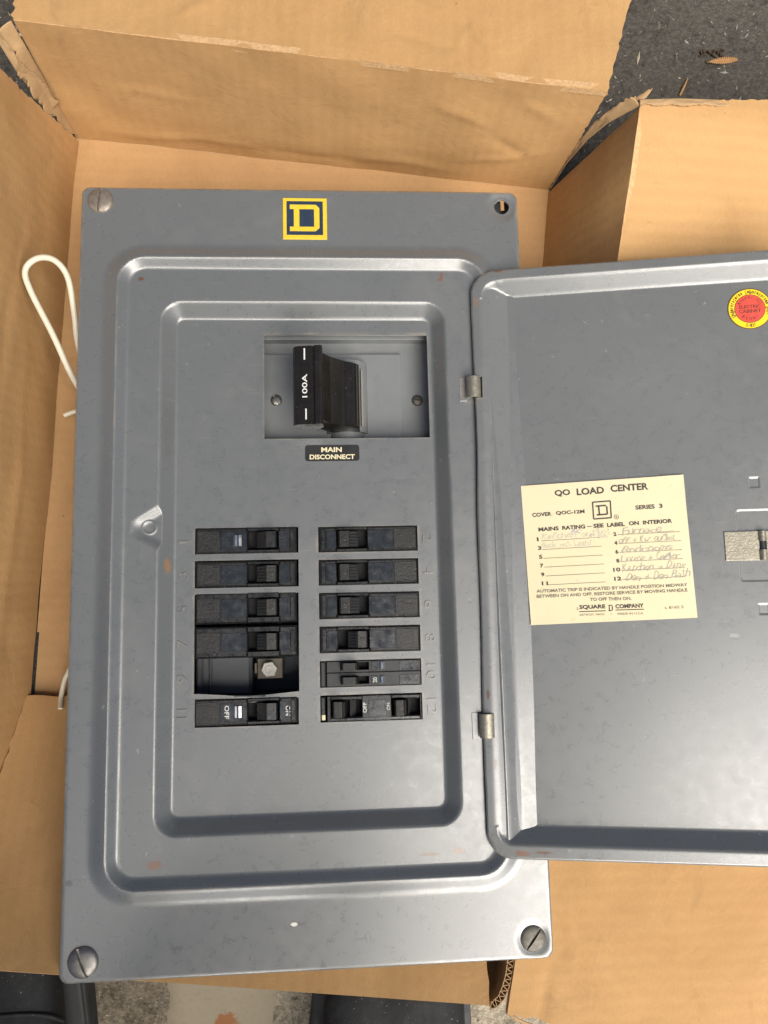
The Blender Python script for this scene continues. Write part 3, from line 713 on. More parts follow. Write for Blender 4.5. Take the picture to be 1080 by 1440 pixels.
m.text('100A', .2, 93.2, 13.4, 2.9, .12, 1, 90, .012); m.text('I', .2, 111.6, 6.6, .8, .12, 1, 90); m.text('I', .8, 77.0, 6.2, .8, .12, 1, 90)
on_face(m).build('rating_plate', ['handle_gloss', 'white_ink'], hd)

def screw(name, cx, cy, z, r, h, slot, mat, parent, seat=None):
    n = 30; g = MB(); P = []; c, s_ = math.cos(R(slot)), math.sin(R(slot))
    us = sorted({round(-1 + 2 * i / n, 4) for i in range(n + 1)} | {-.10, -.085, .085, .10})
    for v in [-1 + 2 * i / n for i in range(n + 1)]:
        for u in us:
            x, y = u * math.sqrt(1 - v * v / 2), v * math.sqrt(1 - u * u / 2)
            rr = min(1, math.hypot(x, y)); zz = h * math.sqrt(max(0, 1 - rr ** 2.6))
            if abs(u) < .09 and abs(v) < .93: zz = h * .30 if zz > h * .3 else zz
            P.append((cx + r * (x * c - y * s_), cy + r * (x * s_ + y * c), z + zz))
    W_ = len(us)
    g.add(P, [(j * W_ + i, j * W_ + i + 1, (j + 1) * W_ + i + 1, (j + 1) * W_ + i) for j in range(n) for i in range(W_ - 1)], 0, True)
    g.disc(cx, cy, r * .995, z - 4, z + .02, 0, 40)
    return g.build(name, [mat], parent, sharp=40)
screw('corner_screw', -118.8, 210.7, -.1, 7.6, 2.4, -8, 'screw_rust', lc)
screw('corner_screw', -117.7, -209.2, -.1, 8.0, 2.8, 22, 'steel', lc)
screw('corner_screw', 119.2, -209.5, -1.2, 7.2, 1.8, -38, 'screw_dark', lc)
screw('plate_screw', -18.4, 96, PZ + .9, 3.5, 1.6, 30, 'steel', mb_)
screw('plate_screw', 67.9, 96, PZ - 1.2, 3.5, 2.0, 80, 'screw_dark', mb_)  # dark metal puts the shade at the window's right into this screw's colour

# ---- marks on the cover
FZ = -9.2
def cov(x, y): return cover_z(x, y)
for s, x, rot in ((0, -70.4, 90), (1, 69.4, -90)):
    for k in range(6):
        n = str(1 + 2 * k + s); d = MB()
        yy = ROWC[k] - .4; wdt = 4.2 if len(n) == 1 else 8.6
        if n == '1': wdt = 1.6
        if n == '11': wdt = 5.0
        vs0 = len(d.v); d.text(n, x, yy, wdt, 5.4, 0, 0, rot, -.012)
        zb = cov(x, yy); top = [(a, b, zb + .55) for a, b, _ in d.v]
        e = MB(); e.add(top, d.f, 0)
        # sides of the raised figure
        cnt = {}
        for f in d.f:
            for i in range(len(f)): cnt[(f[i], f[(i + 1) % len(f)])] = 1
        for (a, b) in cnt:
            if (b, a) not in cnt:
                p, q = top[a], top[b]; cxm, cym = x, yy
                e.add([p, q, (q[0], q[1], zb - .3), (p[0], p[1], zb - .3)], [(3, 2, 1, 0)], 0)
        e.build('slot_number', ['paint'], lc)
m = MB(); x0, x1, y0, y1 = -12.3, 13.9, 187.8, 213.9; z = cov(0, 200) - .1
cxm, cym = (x0 + x1) / 2, (y0 + y1) / 2; w_, h_ = x1 - x0, y1 - y0
m.box(x0, x1, y0, y1, z - .4, z + .6, 0, .25)
ix = lambda f: x0 + w_ * f
iy = lambda f: y0 + h_ * f
m.add([(ix(.085), iy(.10), z + .64), (ix(.91), iy(.10), z + .64), (ix(.91), iy(.92), z + .64), (ix(.085), iy(.92), z + .64)], [(0, 1, 2, 3)], 1)
D_ = [(.16, .19), (.74, .19), (.83, .27), (.83, .755), (.75, .835), (.16, .835), (.16, .725), (.25, .725), (.25, .30), (.16, .30)]
Di = [(.375, .30), (.71, .30), (.71, .725), (.375, .725)]
zz = z + .68
def quads(mb, rects, z, mi):
    for a, b, c_, d in rects: mb.add([(ix(a), iy(b), z), (ix(c_), iy(b), z), (ix(c_), iy(d), z), (ix(a), iy(d), z)], [(0, 1, 2, 3)], mi)
quads(m, [(.16, .725, .71, .835), (.16, .19, .71, .30), (.25, .30, .375, .725), (.71, .30, .83, .725)], zz, 0)
m.add([(ix(.71), iy(.725), zz), (ix(.83), iy(.725), zz), (ix(.83), iy(.755), zz), (ix(.75), iy(.835), zz), (ix(.71), iy(.835), zz)], [(0, 1, 2, 3, 4)], 0)
m.add([(ix(.71), iy(.30), zz), (ix(.71), iy(.19), zz), (ix(.74), iy(.19), zz), (ix(.83), iy(.27), zz), (ix(.83), iy(.30), zz)], [(0, 1, 2, 3, 4)], 0)
em = m.build('emblem', ['yellow', 'navy'], lc); em['label'] = 'square yellow and navy emblem with a letter D'
def rpoly(x0, x1, y0, y1, r, n=6):
    out = []
    for cx, cy, a0 in ((x1 - r, y0 + r, -90), (x1 - r, y1 - r, 0), (x0 + r, y1 - r, 90), (x0 + r, y0 + r, 180)):
        out += [(cx + r * math.cos(R(a0 + 90 * i / n)), cy + r * math.sin(R(a0 + 90 * i / n))) for i in range(n + 1)]
    return out
m = MB(); z = cov(15, 60)
m.poly(rpoly(-.8, 30.9, 55.4, 65.0, 1.6), z - .3, z + .22, 0)
m.text('MAIN', 14.6, 62.2, 12.0, 2.9, z + .27, 1, 0, .03); m.text('DISCONNECT', 15.0, 57.9, 26.4, 2.9, z + .27, 1, 0, .03)
m.build('nameplate', ['label_black', 'cream_ink'], lc)

# ---------------------------------------------------------------- door, swung open about its left edge
DM = Matrix.Translation((97.2, .3, 2.0)) @ Matrix.Rotation(R(-12), 4, 'Y') @ Matrix.Rotation(R(-.6), 4, 'Z')
DW, DH = 203.0, 167.0
def door_z(x, y):
    # rim, then bevels of different width down into the pan
    a = (x - 6.2) / 17.2; b = (DW - 6.2 - x) / 17.2; c_ = (DH - 6.6 - y) / 8.0; d = (y + DH - 7.4) / 8.4
    dr = rrect(x - DW / 2, y, DW / 2 - 6.4, DH - 7.0, 9)
    p = ramp01(a, .16); q = ramp01(min(b, c_, d), .12); r_ = ramp01(-dr / 7.0, .14) if (min(x, DW - x) < 17 and abs(y) > DH - 17) else 1
    k = .05; mn = min(p, q); mn -= max(0, k - abs(p - q)) ** 2 / (4 * k)
    z = -8.0 * max(0, min(mn, r_))
    de = rrect(x - DW / 2, y, DW / 2, DH, 14)
    z -= .9 * sstep((de + 1.0) / 1.0)
    # pressed outlines round the latch
    for (cx, cy, hx_, hy_, r_) in ((158, 0, 15.6, 20, 2.0),):
        e = rrect(x - cx, y - cy, hx_, hy_, r_); z -= .45 * sstep(-e / .7)
    for (cx, cy) in ((153.4, 35), (153.4, -35)):
        e = rrect(x - cx, y - cy, 2.8, 3.1, .5); z -= .5 * sstep(-e / .7)
    z += .5 * mnoise.noise(Vector((x * .012 + 5, y * .012, 4.2)))
    # slight waves along the hinge edge
    z += .35 * math.sin(y * .035) * math.exp(-x / 12)
    return z
SLOTS = [(1.0, 5.0, 89.4, 102.0), (1.2, 5.4, -103.2, -90.4)]
XS = lines(0, DW, 1.4, [0, .4, 1.0, DW - 1, DW - .4, DW] + [s[0] for s in SLOTS] + [s[1] for s in SLOTS], [(5, 8, .5), (20, 26, .7), (141, 178, .5)])
YS = lines(-DH, DH, 1.4, [-DH, -DH + .4, -DH + 1, DH - 1, DH - .4, DH] + [s[2] for s in SLOTS] + [s[3] for s in SLOTS], [(150, 162, .6), (-162, -150, .6), (31, 39, .5), (-39, -31, .5), (-22, -17, .5), (17, 22, .5)])
m = MB(); V = []; idx = {}; kept = set()
def door_vert(i, j):
    if (i, j) in idx: return idx[i, j]
    x, y = XS[i], YS[j]; z = door_z(x, y); r0 = 14; X_ = x - DW / 2
    qx = abs(X_) - DW / 2 + r0; qy = abs(y) - DH + r0
    if qx > 0 and qy > 0 and math.hypot(qx, qy) > r0:
        k = r0 / math.hypot(qx, qy); x = DW / 2 + math.copysign(DW / 2 - r0 + qx * k, X_); y = math.copysign(DH - r0 + qy * k, y)
    if x < 3: x += .9 * math.exp(-((y - 55) / 30) ** 2) * (1 - x / 3) - .3 * math.sin(y * .05) * (1 - x / 3)
    idx[i, j] = len(V); V.append((x, y, z)); return idx[i, j]
for i in range(len(XS) - 1):
    for j in range(len(YS) - 1):
        cx, cy = (XS[i] + XS[i + 1]) / 2, (YS[j] + YS[j + 1]) / 2
        if any(s[0] < cx < s[1] and s[2] < cy < s[3] for s in SLOTS): continue
        # cells wholly outside the rounded corners collapse: skip them
        if all(rrect(XS[a] - DW / 2, YS[b], DW / 2, DH, 14) > .02 for a in (i, i + 1) for b in (j, j + 1)): continue
        kept.add((i, j))
F = []; WL = []
for (i, j) in kept:
    q = (door_vert(i, j), door_vert(i + 1, j), door_vert(i + 1, j + 1), door_vert(i, j + 1)); F.append(q)
    for nb, e in (((i - 1, j), (3, 0)), ((i + 1, j), (1, 2)), ((i, j - 1), (0, 1)), ((i, j + 1), (2, 3))):
        if nb not in kept: WL.append((q[e[0]], q[e[1]]))
m.add(V, F, 0, True)
for a, b in WL:
    A_, B_ = V[a], V[b]; m.add([A_, B_, (B_[0], B_[1], B_[2] - 1.3), (A_[0], A_[1], A_[2] - 1.3)], [(3, 2, 1, 0)], 0)
m.add([(x, y, z - 1.3) for x, y, z in V], [f[::-1] for f in F], 0, True)
door = m.build('door', ['paint_door'], lc)
door.matrix_local = Matrix.Translation(DM.translation * .001) @ DM.to_3x3().to_4x4()
door['label'] = 'grey steel door swung open, its pressed inner face up'

# circuit directory label
PZD = door_z(72, 0)
LA = R(2.0); LCX, LCY = 71.9, -.8; LW, LH = 90.3, 80.0
def lab_xy(px, py):
    """layout units of the printed card -> card millimetres"""
    dx, dy = px - 50, py - 90; det = 890.5 * 762 + 44 * 61.5
    u = (dx * 762 - dy * 61.5) / det; v = (dy * 890.5 + dx * 44) / det
    return (u - .5) * LW, (.5 - v) * LH
m = MB()
nx, ny = 18, 16; P = []
for j in range(ny + 1):
    for i in range(nx + 1):
        u, v = i / nx - .5, j / ny - .5; e = max(abs(u), abs(v))
        P.append((u * LW, v * LH, .25 + (.5 * max(0, e - .46) / .04 if u * v > .18 else 0)))
m.add(P, [(j * (nx + 1) + i, j * (nx + 1) + i + 1, (j + 1) * (nx + 1) + i + 1, (j + 1) * (nx + 1) + i) for j in range(ny) for i in range(nx)], 0, True)
def lt(s, xa, ya, xb, yb, cap, mi=1, bold=.02, shear=0, z=.42):
    a = lab_xy(xa, ya); b = lab_xy(xb, yb); w_ = math.hypot(b[0] - a[0], b[1] - a[1])
    m.text(s, (a[0] + b[0]) / 2, (a[1] + b[1]) / 2, w_, cap / 762 * LH, z, mi, math.degrees(math.atan2(b[1] - a[1], b[0] - a[0])), bold, shear)
def lr(xa, ya, xb, yb, th, mi=1, z=.40):
    a = Vector(lab_xy(xa, ya)); b = Vector(lab_xy(xb, yb)); d = (b - a).normalized(); n_ = Vector((-d.y, d.x)) * th / 762 * LH / 2
    m.add([(*(a - n_), z), (*(b - n_), z), (*(b + n_), z), (*(a + n_), z)], [(0, 1, 2, 3)], mi)
lt('QO', 240, 137, 326, 132, 38, bold=.03); lt('LOAD', 362, 130, 512, 121, 38, bold=.03); lt('CENTER', 548, 115, 752, 105, 38, bold=.03)
lt('COVER', 115, 254, 222, 248, 22, bold=.03); lt('QOC-12M', 247, 246, 405, 239, 23, bold=.03); lt('SERIES', 682, 221, 786, 216, 23, bold=.03); lt('3', 810, 214, 828, 213, 23, bold=.03)
lt('MAINS', 150, 334, 262, 328, 22, bold=.035); lt('RATING', 282, 327, 408, 320, 22, bold=.035); lr(418, 321, 444, 320, 3); lt('SEE', 453, 318, 509, 315, 22, bold=.035)
lt('LABEL', 528, 314, 624, 309, 22, bold=.035); lt('ON', 646, 307, 700, 304, 22, bold=.035); lt('INTERIOR', 722, 303, 878, 295, 22, bold=.035)
# square D mark
def sq(xa, ya, xb, yb, xc, yc, xd, yd, t_):
    for p, q in (((xa, ya), (xb, yb)), ((xb, yb), (xc, yc)), ((xc, yc), (xd, yd)), ((xd, yd), (xa, ya))): lr(*p, *q, t_)
sq(449, 188, 546, 182, 551, 274, 455, 280, 7)
lr(466, 210, 522, 206, 8); lr(472, 258, 530, 254, 8); lr(482, 210, 487, 256, 8); lr(526, 210, 530, 254, 8)
lt('R', 575, 271, 585, 271, 10); 
for k in range(16):
    a0, a1 = 2 * math.pi * k / 16, 2 * math.pi * (k + 1) / 16
    lr(579 + 12 * math.cos(a0), 270 + 12 * math.sin(a0), 579 + 12 * math.cos(a1), 270 + 12 * math.sin(a1), 2)
for k in range(6):
    yl = 390 + 48 * k; xl = 142 + 6 * k
    lt(str(2 * k + 1), xl + (0 if k < 5 else -2), yl - 2, xl + (9 if k == 0 else 18 if k < 5 else 32), yl - 3, 21, bold=.03)
    lr(xl + 24, yl + 6, 494 + 5 * k, yl - 10, 2.2, 2)
    yr = 364 + 48 * k; xr = 562 + 5 * k
    lt(str(2 * k + 2), xr - (0 if k < 4 else 22), yr, xr + 16, yr - 2, 21, bold=.03)
    lr(xr + 22, yr + 3, 920 + 4 * k, yr - 10, 2.2, 2)
for words, ya, yb, xa, xb in (('AUTOMATIC TRIP IS INDICATED BY HANDLE POSITION MIDWAY', 670, 636, 142, 952), ('BETWEEN ON AND OFF. RESTORE SERVICE BY MOVING HANDLE', 698, 663, 142, 952), ('TO OFF THEN ON.', 714, 708, 434, 656)):
    lt(words, xa, ya, xb, yb, 17, 2, .02)
lt('S', 361, 764, 371, 764, 14, 2, .0); lt('SQUARE', 376, 757, 516, 752, 25, 1, .035); lr(376, 779, 518, 774, 4); lt('COMPANY', 570, 751, 721, 745, 22, 1, .035); lr(571, 770, 722, 765, 4)
lr(533, 745, 552, 744, 4); lr(533, 774, 552, 773, 4); lr(537, 745, 538, 774, 5); lr(553, 747, 554, 771, 5)
lt('DETROIT, MICH.', 378, 797, 514, 793, 11, 2, .0); lt('•', 544, 791, 549, 791, 5, 2); lt('MADE IN U.S.A.', 582, 790, 720, 786, 11, 2, .0); lt('L 8165 5', 834, 757, 930, 752, 14, 2, .0)
# pencilled circuit names
def hand(s, xa, ya, xb, yb, cap, mi, seed, shear=.35):
    rnd = random.Random(seed); n = len(s); x = xa; adv = (xb - xa) / n
    for k, ch in enumerate(s):
        if ch != ' ':
            up = ch.isupper() or ch in 'tlkdfhb'; hh = cap * (1.0 if up else .62) * rnd.uniform(.85, 1.15); ww = adv * rnd.uniform(.86, 1.05) * (.55 if ch in 'itlI' else 1)
            f = (k + .5) / n; cx_ = lerp(xa, xb, f); cy_ = lerp(ya, yb, f) - hh / 2 + rnd.uniform(-3, 3)
            dd = rnd.uniform(-4, 4)
            lt(ch, cx_ - ww / 2, cy_ + dd, cx_ + ww / 2, cy_ - dd, hh, mi, -.008, shear, .41)
            if k < n - 1 and s[k + 1] != ' ' and rnd.random() < .75: lr(cx_ + ww * .3, lerp(ya, yb, f) - 4, cx_ + adv * .8, lerp(ya, yb, f) - 7, 2.2, mi, .405)
hand('Kitchen outlet', 172, 388, 550, 366, 36, 4, 1, .1); hand('stove', 430, 388, 534, 384, 26, 4, 2, .1); hand('AC', 330, 356, 388, 354, 24, 5, 3)
hand('Back out Light', 170, 436, 448, 424, 32, 4, 4, .1)
hand('Furnace', 612, 366, 822, 354, 36, 3, 5); lr(800, 356, 888, 350, 2.4, 3)
hand('off + Kit outlet', 592, 414, 896, 398, 34, 3, 6); hand('Bedrooms', 612, 465, 880, 448, 38, 3, 7)
hand('Living + Celler', 604, 516, 918, 496, 38, 3, 8); hand('Kitchen + Ding', 610, 568, 946, 545, 42, 3, 9); hand('Den + Den Bath', 634, 618, 972, 592, 42, 3, 10)
lb = m.build('directory_label', ['paper', 'ink', 'ink_soft', 'pencil', 'pencil_faint', 'pen_blue'], door)
lb.matrix_local = Matrix.Translation((LCX * .001, LCY * .001, PZD * .001 + .0004)) @ Matrix.Rotation(LA, 4, 'Z')
lb['label'] = 'yellowed paper circuit directory with print and pencilled names'
# inspection seal
m = MB(); sx, sy, sr = 158.0, 135.6, 12.1; z = door_z(sx, sy)
m.disc(sx, sy, sr, z - .3, z + .3, 2, 64); m.disc(sx, sy, sr * .955, z, z + .36, 0, 64); m.disc(sx, sy, sr * .70, z, z + .40, 2, 64); m.disc(sx, sy, sr * .665, z, z + .44, 1, 64)
def arc_text(s, r, a0, a1, h, bold, inward=False, zz=.5):
    n = len(s)
    for k, ch in enumerate(s):
        if ch == ' ': continue
        a = R(lerp(a0, a1, k / (n - 1))); wd = abs(R(a1 - a0)) * r / n * (.86 if ch.lower() not in 'ilr\'.,t' else .5)
        vs_, _ = glyphs(ch, bold); hh = h * (1 if (ch.isupper() or ch.isdigit() or ch in 'bdltf') else .62 if ch not in ".,-" else .2)
        m.text(ch, sx + r * math.cos(a), sy + r * math.sin(a), wd, hh, z + zz, 3, math.degrees(a) + (90 if inward else -90), bold)
arc_text("Underwriters' Laboratories Inc.", sr * .815, 205, -22, 2.5, .03)
arc_text('E-137', sr * .825, 258, 282, 1.9, .01, True)
arc_text('INSPECTED', sr * .545, 150, 30, 1.6, .0); arc_text('FRONT', sr * .50, 232, 308, 2.0, .02, True)
m.text('ELECTRIC', sx, sy + 1.2, 11.6, 2.0, z + .5, 3, 0, .02); m.text('CABINET', sx, sy - 1.5, 12.0, 2.1, z + .5, 3, 0, .02)
sl = m.build('inspection_seal', ['seal_yellow', 'seal_red', 'seal_rim', 'seal_ink'], door); sl['label'] = 'round yellow and red inspection seal'
# spring latch
m = MB(); z = door_z(145, 0)
m.box(135.3, 153.4, -8.3, 7.8, z + .1, z + 1.1, 0); m.box(157.0, 176, -8.3, 7.8, z + .1, z + 1.1, 0)
rl = [(155.1 + 2.3 * math.cos(R(a)), z + .2 + 2.6 * math.sin(R(a))) for a in range(0, 181, 15)]
m.prism(rl, -8.3, -2.6, 0, True); m.prism(rl, 2.2, 7.8, 0, True)
m.prism([(155.1 + 1.6 * math.cos(R(a)), z + .2 + 1.8 * math.sin(R(a))) for a in range(0, 181, 15)], -2.6, 2.2, 1, True)
m.build('latch_plate', ['brass', 'dark_steel'], door, bevel=.2)

# hinge leaves, rolled out of the cover ledge over the door edge
for (y0, y1) in ((89.8, 102.4), (-103.0, -90.2)):
    m = MB(); pr_ = []
    for a in range(200, -11, -15): pr_.append((98.2 + 4.3 * math.cos(R(a)), 1.6 + 3.4 * math.sin(R(a))))
    inn = [(98.2 + 3.3 * math.cos(R(a)), 1.6 + 2.4 * math.sin(R(a))) for a in range(-10, 201, 15)]
    m.prism(pr_ + inn, y0, y1, 0, True)
    m.build('hinge', ['brass'], lc, sharp=40)
    g = MB(); z = cover_z(92, y0); g.box(90.2, 94.6, y0 - 1.2, y1 + .6, z - .5, z + .22, 0, .2); g.build('hinge_leaf', ['paint'], lc, bevel=.2)

# white conductors poking out from behind the cover
def smooth_path(P, n=8):
    out = []; P = [Vector(p) for p in P]
    for i in range(len(P) - 1):
        p0, p1, p2, p3 = P[max(i - 1, 0)], P[i], P[i + 1], P[min(i + 2, len(P) - 1)]
        for k in range(n):
            t = k / n; out.append(.5 * ((2 * p1) + (-p0 + p2) * t + (2 * p0 - 5 * p1 + 4 * p2 - p3) * t * t + (-p0 + 3 * p1 - 3 * p2 + p3) * t ** 3))
    return out + [P[-1]]
inv = (Matrix.Translation((0, 0, 72.23)) @ LC_R.to_4x4()).inverted()
def wire(name, P, r):
    m = MB(); m.tube([inv @ p for p in smooth_path(P)], r, 0, 12); return m.build(name, ['wire'], lc)
wire('white_wire', [(-99, 50, 40), (-122, 80, 46), (-138.6, 104.8, 48), (-149.8, 130.6, 54), (-161.3, 155.2, 60), (-163.4, 166.2, 62), (-156.4, 172.7, 63), (-147.0, 172.0, 62), (-140.6, 163, 58), (-138.1, 142, 52), (-137.0, 127, 48), (-128, 98, 45), (-99, 80, 44)], 1.8)
wire('white_wire', [(-100, 100, 30), (-130, 95, 22), (-147, 92.2, 19), (-154, 89.6, 18.5)], 1.5)
wire('white_wire', [(-100, -70, 30), (-140, -66, 18), (-149.5, -72, 13.5), (-153, -84, 11.5), (-152, -92, 16)], 1.5)

# ---------------------------------------------------------------- the person bending over the box (only the boot toes show; unseen body added and posed to shade the box)
def person_mat():
    t = NT('clothes_and_skin')
    sx = t.n('ShaderNodeSeparateXYZ'); t.l(t.co(), sx.inputs[0])
    den = t.mix(t.noise(700, 3, .6), (.022, .030, .055), (.05, .065, .10))
    jac = t.mix(t.noise(400, 3, .6), (.030, .034, .030), (.055, .06, .055))
    up = t.math('GREATER_THAN', t.math('ADD', sx.outputs['Z'], t.math('MULTIPLY', t.math('ABSOLUTE', sx.outputs['X']), .9)), .94)
    c = t.mix(up, den, jac)
    c = t.mix(t.math('GREATER_THAN', t.math('ADD', sx.outputs['Z'], t.math('MULTIPLY', sx.outputs['Y'], .9)), 1.215), c, (.48, .29, .20))
    hand_ = t.math('MULTIPLY', t.math('LESS_THAN', sx.outputs['Z'], .70), t.math('GREATER_THAN', sx.outputs['Y'], -.047)); hand_ = t.math('MULTIPLY', hand_, t.math('GREATER_THAN', sx.outputs['Z'], .535)); c = t.mix(hand_, c, (.48, .29, .20))
    t.bump(t.noise(260, 4, .6), .3, .001)
    return t.set(c, .85, 0, .2)
M['person'] = person_mat()
M['hair'] = simple('dark_hair', (.03, .02, .014), .6, bump=.6, bscale=600)
pr = empty('person', 'person in dark jeans and black boots standing bent over the box', 'person', (-70, -440, 0))
PO = Vector((-70, -440, 0))
def skin_body(chains, name, mat, parent):
    me = bpy.data.meshes.new(name); vs_, es, rad = [], [], []; key = {}
    def vid(p, r):
        k = tuple(round(c, 1) for c in p)
        if k not in key: key[k] = len(vs_); vs_.append(tuple((Vector(p) - PO) * .001)); rad.append(r * .001)
        return key[k]
    for ch in chains:
        ids = [vid(p, r) for p, r in ch]
        es += [(a, b) for a, b in zip(ids, ids[1:])]
    me.from_pydata(vs_, es, []); me.materials.append(M[mat])
    o = bpy.data.objects.new(name, me); col.objects.link(o); o.parent = parent
    import bmesh
    bm = bmesh.new(); bm.from_mesh(me); sl_ = bm.verts.layers.skin.verify()
    for v, r in zip(bm.verts, rad): v[sl_].radius = (r, r)
    bm.verts.ensure_lookup_table(); bm.verts[0][sl_].use_root = True
    bm.to_mesh(me); bm.free()
    sk = o.modifiers.new('skin', 'SKIN'); sk.use_smooth_shade = True
    ss = o.modifiers.new('sub', 'SUBSURF'); ss.levels = 2; ss.render_levels = 2
    return o
pel = ((-70, -650, 900), 128)
chains = []
spine = [pel, ((-40, -600, 990), 132), ((0, -530, 1070), 146), ((40, -450, 1130), 128), ((52, -400, 1175), 56), ((56, -375, 1205), 62), ((60, -335, 1250), 84), ((62, -305, 1320), 62)]
chains.append(spine); chains.append([spine[6], ((60, -285, 1225), 62), ((60, -275, 1193), 38)]); chains.append([((60, -285, 1225), 62), ((60, -222, 1210), 13)])
for s in (-1, 1):
    fx = -196 if s < 0 else 54
    hip = ((-70 + s * 92, -645, 840), 94); kne = ((lerp(-70 + s * 92, fx, .6), -500, 480), 62); ank = ((fx, -425, 110), 50)
    chains.append([pel, hip, ((lerp(hip[0][0], kne[0][0], .5), -575, 660), 80), kne, ((lerp(kne[0][0], fx, .5), -478, 300), 60), ank])
    sh = ((40 + s * 176, -455, 1110), 64); el = ((40 + s * 262, -520, 890), 48); wr = ((kne[0][0] + s * 22, -472, 690), 30)
    chains.append([spine[3], sh, ((40 + s * 230, -490, 1000), 56), el, ((lerp(el[0][0], wr[0][0], .55), -505, 800), 38), wr])
    pa = ((kne[0][0] + s * 10, -462, 640), 26); chains.append([wr, pa])
    for q, (dx, ln) in enumerate(((-27, 62), (-9, 70), (9, 66), (26, 52))):
        b0 = (pa[0][0] + dx, -458, 612); chains.append([pa, (b0, 10), ((b0[0], -454, 612 - ln * .5), 9), ((b0[0], -460, 612 - ln), 8)])
    chains.append([pa, ((pa[0][0] - s * 42, -470, 632), 11), ((pa[0][0] - s * 56, -468, 606), 9)])
skin_body(chains, 'body', 'person', pr)
# hair cap
m = MB(); P = []
for j in range(9):
    for i in range(24):
        a, b = 2 * math.pi * i / 24, math.pi * .56 * j / 8
        P.append((130 + 88 * math.sin(b) * math.cos(a), 95 + 96 * math.sin(b) * math.sin(a), 1268 + 92 * math.cos(b) + .45 * 96 * math.sin(b) * math.sin(a)))
m.add(P, [(j * 24 + i, j * 24 + (i + 1) % 24, (j + 1) * 24 + (i + 1) % 24, (j + 1) * 24 + i) for j in range(8) for i in range(24)], 0, True)
m.build('hair', ['hair'], pr)

for s_ in (-1, 1):
    e = Vector((60, -285, 1228)) + Vector((s_ * .46, .84, .16)).normalized() * 51 - PO; m = MB()
    m.tube([e + Vector((0, -7, 0)), e + Vector((0, -4, 0)), e, e + Vector((0, 4, -1)), e + Vector((0, 6, -1))], [2, 8, 10, 8, 2], 0, 12); m.build('eye', ['hair'], pr)
e = Vector((60, -285, 1225)) + Vector((0, .86, -.5)).normalized() * 52 - PO
m = MB(); m.tube([e + Vector((-24, -7, 1)), e + Vector((-10, 0, 0)), e + Vector((10, 0, 0)), e + Vector((24, -7, 1))], [2, 5, 5, 2], 0, 8); m.build('mouth', ['seal_ink'], pr)

def boot(cx, toe_y, yaw):
    """work boot pointing at the box: lofted upper with toe cap seam and welted sole"""
    def hw(t): return 45 * math.sqrt(max(0, 1 - (1 - min(t, 52) / 52) ** 2.6)) if t < 52 else (45 + 3 * math.sin((t - 52) / 60 * math.pi / 2) if t < 112 else lerp(48, 36, sstep((t - 112) / 90)) if t < 202 else 36 * math.sqrt(max(0, 1 - max(0, (t - 262) / 42) ** 2)))
    def ht(t): return 24 + 26 * math.sqrt(max(0, min(1, t / 46))) if t < 46 else lerp(50, 66, sstep((t - 46) / 70)) if t < 116 else lerp(66, 150, sstep((t - 116) / 70)) if t < 190 else 150
    Mx = Matrix.Translation((cx - PO.x, toe_y - PO.y, 0)) @ Matrix.Rotation(R(yaw), 4, 'Z')
    T_ = [0.5, 2, 5, 10, 17, 26, 38, 52, 70, 90, 110, 130, 150, 170, 190, 215, 240, 262, 280, 292, 300, 303]
    m = MB(); P = []; n = 28
    for t in T_:
        w_ = hw(t) - 3; h_ = ht(t)
        for i in range(n):
            a = 2 * math.pi * i / n; ca, sa = math.cos(a), math.sin(a); e = .62
            P.append((w_ * math.copysign(abs(ca) ** e, ca), -t, 20 + (h_ - 20) / 2 + (h_ - 20) / 2 * math.copysign(abs(sa) ** .8, sa)))
    f = [(j * n + i, j * n + (i + 1) % n, (j + 1) * n + (i + 1) % n, (j + 1) * n + i) for j in range(len(T_) - 1) for i in range(n)]
    m.add(P, f, 0, True); m.add(P[:n], [tuple(range(n))], 0); m.add(P[-n:], [tuple(range(n))[::-1]], 0)
    up = m.xform(Mx).build('boot', ['rubber'], pr)
    m = MB(); m.tube([(0, -235, 120), (0, -230, 200), (0, -230, 260)], [46, 50, 54], 0, 20); m.xform(Mx).build('shaft', ['rubber'], up)
    out = [(hw(t) + 3.5, 3.5 - t * 1.02) for t in T_] ; out = out + [(-x, y) for x, y in out[::-1]]
    m = MB(); m.poly(out[::-1], 0, 18, 0); m.poly([(x * .985, y) for x, y in out[::-1]], 18, 22, 0); m.xform(Mx).build('sole', ['sole'], up, bevel=2.0)
    # stitched toe cap ridge
    m = MB(); pts = []
    for i in range(15):
        a = math.pi * i / 14; t = 62 + 14 * (abs(i - 7) / 7) ** 2; w_ = hw(t) - 3; h_ = ht(t)
        pts.append((w_ * math.copysign(abs(math.cos(a)) ** .62, math.cos(a)), -t, 20 + (h_ - 20) / 2 + (h_ - 20) / 2 * math.sin(a) ** .8 + .3))
    m.tube(pts, 1.3, 0, 6); m.xform(Mx).build('toe_seam', ['rubber'], up)
    return up
boot(-188, -190, 5); boot(52, -222, -2)

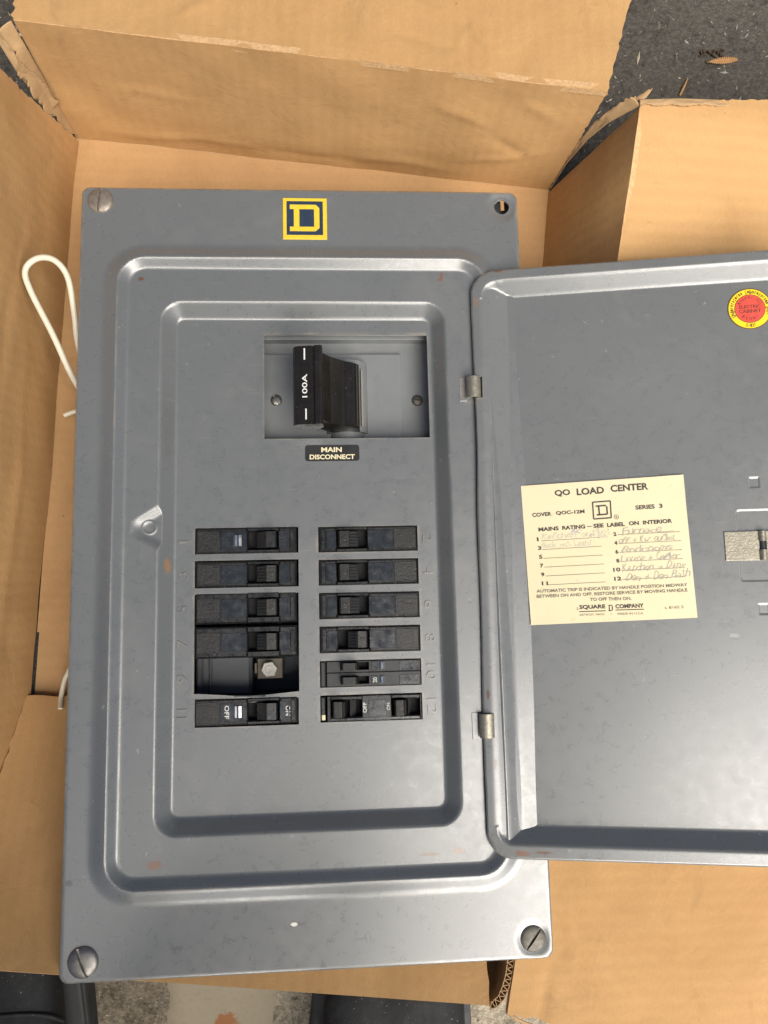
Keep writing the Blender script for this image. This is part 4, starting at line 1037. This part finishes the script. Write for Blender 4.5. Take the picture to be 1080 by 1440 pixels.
# ---------------------------------------------------------------- litter on the ground
def leaf_frond(cx, cy, rot):
    m = MB(); n = 15; Mx = Matrix.Translation((cx, cy, 2.2)) @ Matrix.Rotation(R(rot), 4, 'Z')
    m.tube([(0, 0, 0), (8, .5, .8), (16, .3, .5), (23, -.3, .2)], [.45, .4, .3, .15], 0, 6)
    for k in range(n):
        x = 1.5 + 21 * k / n; ln = 2.6 * math.sin(math.pi * (k + 1.5) / (n + 3)) + .4
        for s in (-1, 1):
            m.add([(x - .55, 0, .5), (x + .55, 0, .6), (x + 1.0, s * ln * .7, .8), (x + .7, s * ln, .3), (x - .1, s * ln * .7, .6)], [(0, 1, 2, 3, 4)], 0)
    o = m.xform(Mx).build('dried_frond', ['leaf_dry'])
    sm = o.modifiers.new('thick', 'SOLIDIFY'); sm.thickness = .0003
    return tag(o, 'small curled orange brown dried frond lying on the dark ground', 'leaf')
leaf_frond(283, 354, 8)
m = MB(); rnd = random.Random(4)
for k in range(14):
    x, y = 279 + rnd.uniform(0, 16), 359 + rnd.uniform(0, 5) - (0 if k > 5 else -2)
    m.tube([(x, y, .8), (x + rnd.uniform(-2.5, 2.5), y + rnd.uniform(-2, 2), 2.2), (x + rnd.uniform(-4, 4), y + rnd.uniform(-3, 3), 1.0)], [.9, .8, .4], 0, 6)
tag(m.build('leaf_crumble', ['leaf_dark']), 'crumbled dark dry leaf beside the orange frond', 'leaf')
m = MB(); m.tube([(262, 329, .8), (265, 335, 1.6), (268.5, 342, 1.0)], [.8, .9, .4], 0, 6); tag(m.build('twig', ['leaf_dry']), 'short brown twig on the dark ground near the frond', 'twig')
M['chip_pale'] = simple('pale_chips', (.46, .38, .27), .8, var=.5, scale=90)
M['chip_grey'] = simple('grey_grit', (.26, .25, .23), .8, var=.5, scale=90)
def scatter(name, label, n, areas, mat, seed, smin, smax, lift=0.0):
    rnd = random.Random(seed); m = MB()
    for k in range(n):
        x0, x1, y0, y1 = areas[k % len(areas)]; x, y = rnd.uniform(x0, x1), rnd.uniform(y0, y1); a = rnd.uniform(0, 6.28); s_ = rnd.uniform(smin, smax) * (1 if rnd.random() < .85 else 2); el = rnd.uniform(1, 3.4)
        if -90 < x < -18 and y < 0: continue
        c, sn = math.cos(a) * s_, math.sin(a) * s_; z = lift + (3.0 if (-87 < x < 220 and y < -238) else .2)
        b = [(x - c * el, y - sn * el, z), (x + sn * .6, y - c * .6, z), (x + c * el, y + sn * el, z + s_ * .3), (x - sn * .6, y + c * .6, z), (x + rnd.uniform(-.2, .2), y, z + s_ * rnd.uniform(.4, .9))]
        m.add(b, [(0, 1, 4), (1, 2, 4), (2, 3, 4), (3, 0, 4)], 0)
    o = m.build(name, [mat]); o['kind'] = 'stuff'; o['label'] = label; o['category'] = 'grit'; return o
AR = [(-150, 110, -300, -225), (-150, -80, -310, -225), (-150, 110, -300, -225), (170, 340, 285, 420), (-150, -80, -310, -225), (-260, -150, 270, 420)]
scatter('wood_chips', 'pale wood chips strewn over the ground around the box', 450, AR, 'chip_pale', 5, .35, .9); scatter('grit', 'fine grey grit strewn over the ground around the box', 700, AR, 'chip_grey', 6, .3, .8)
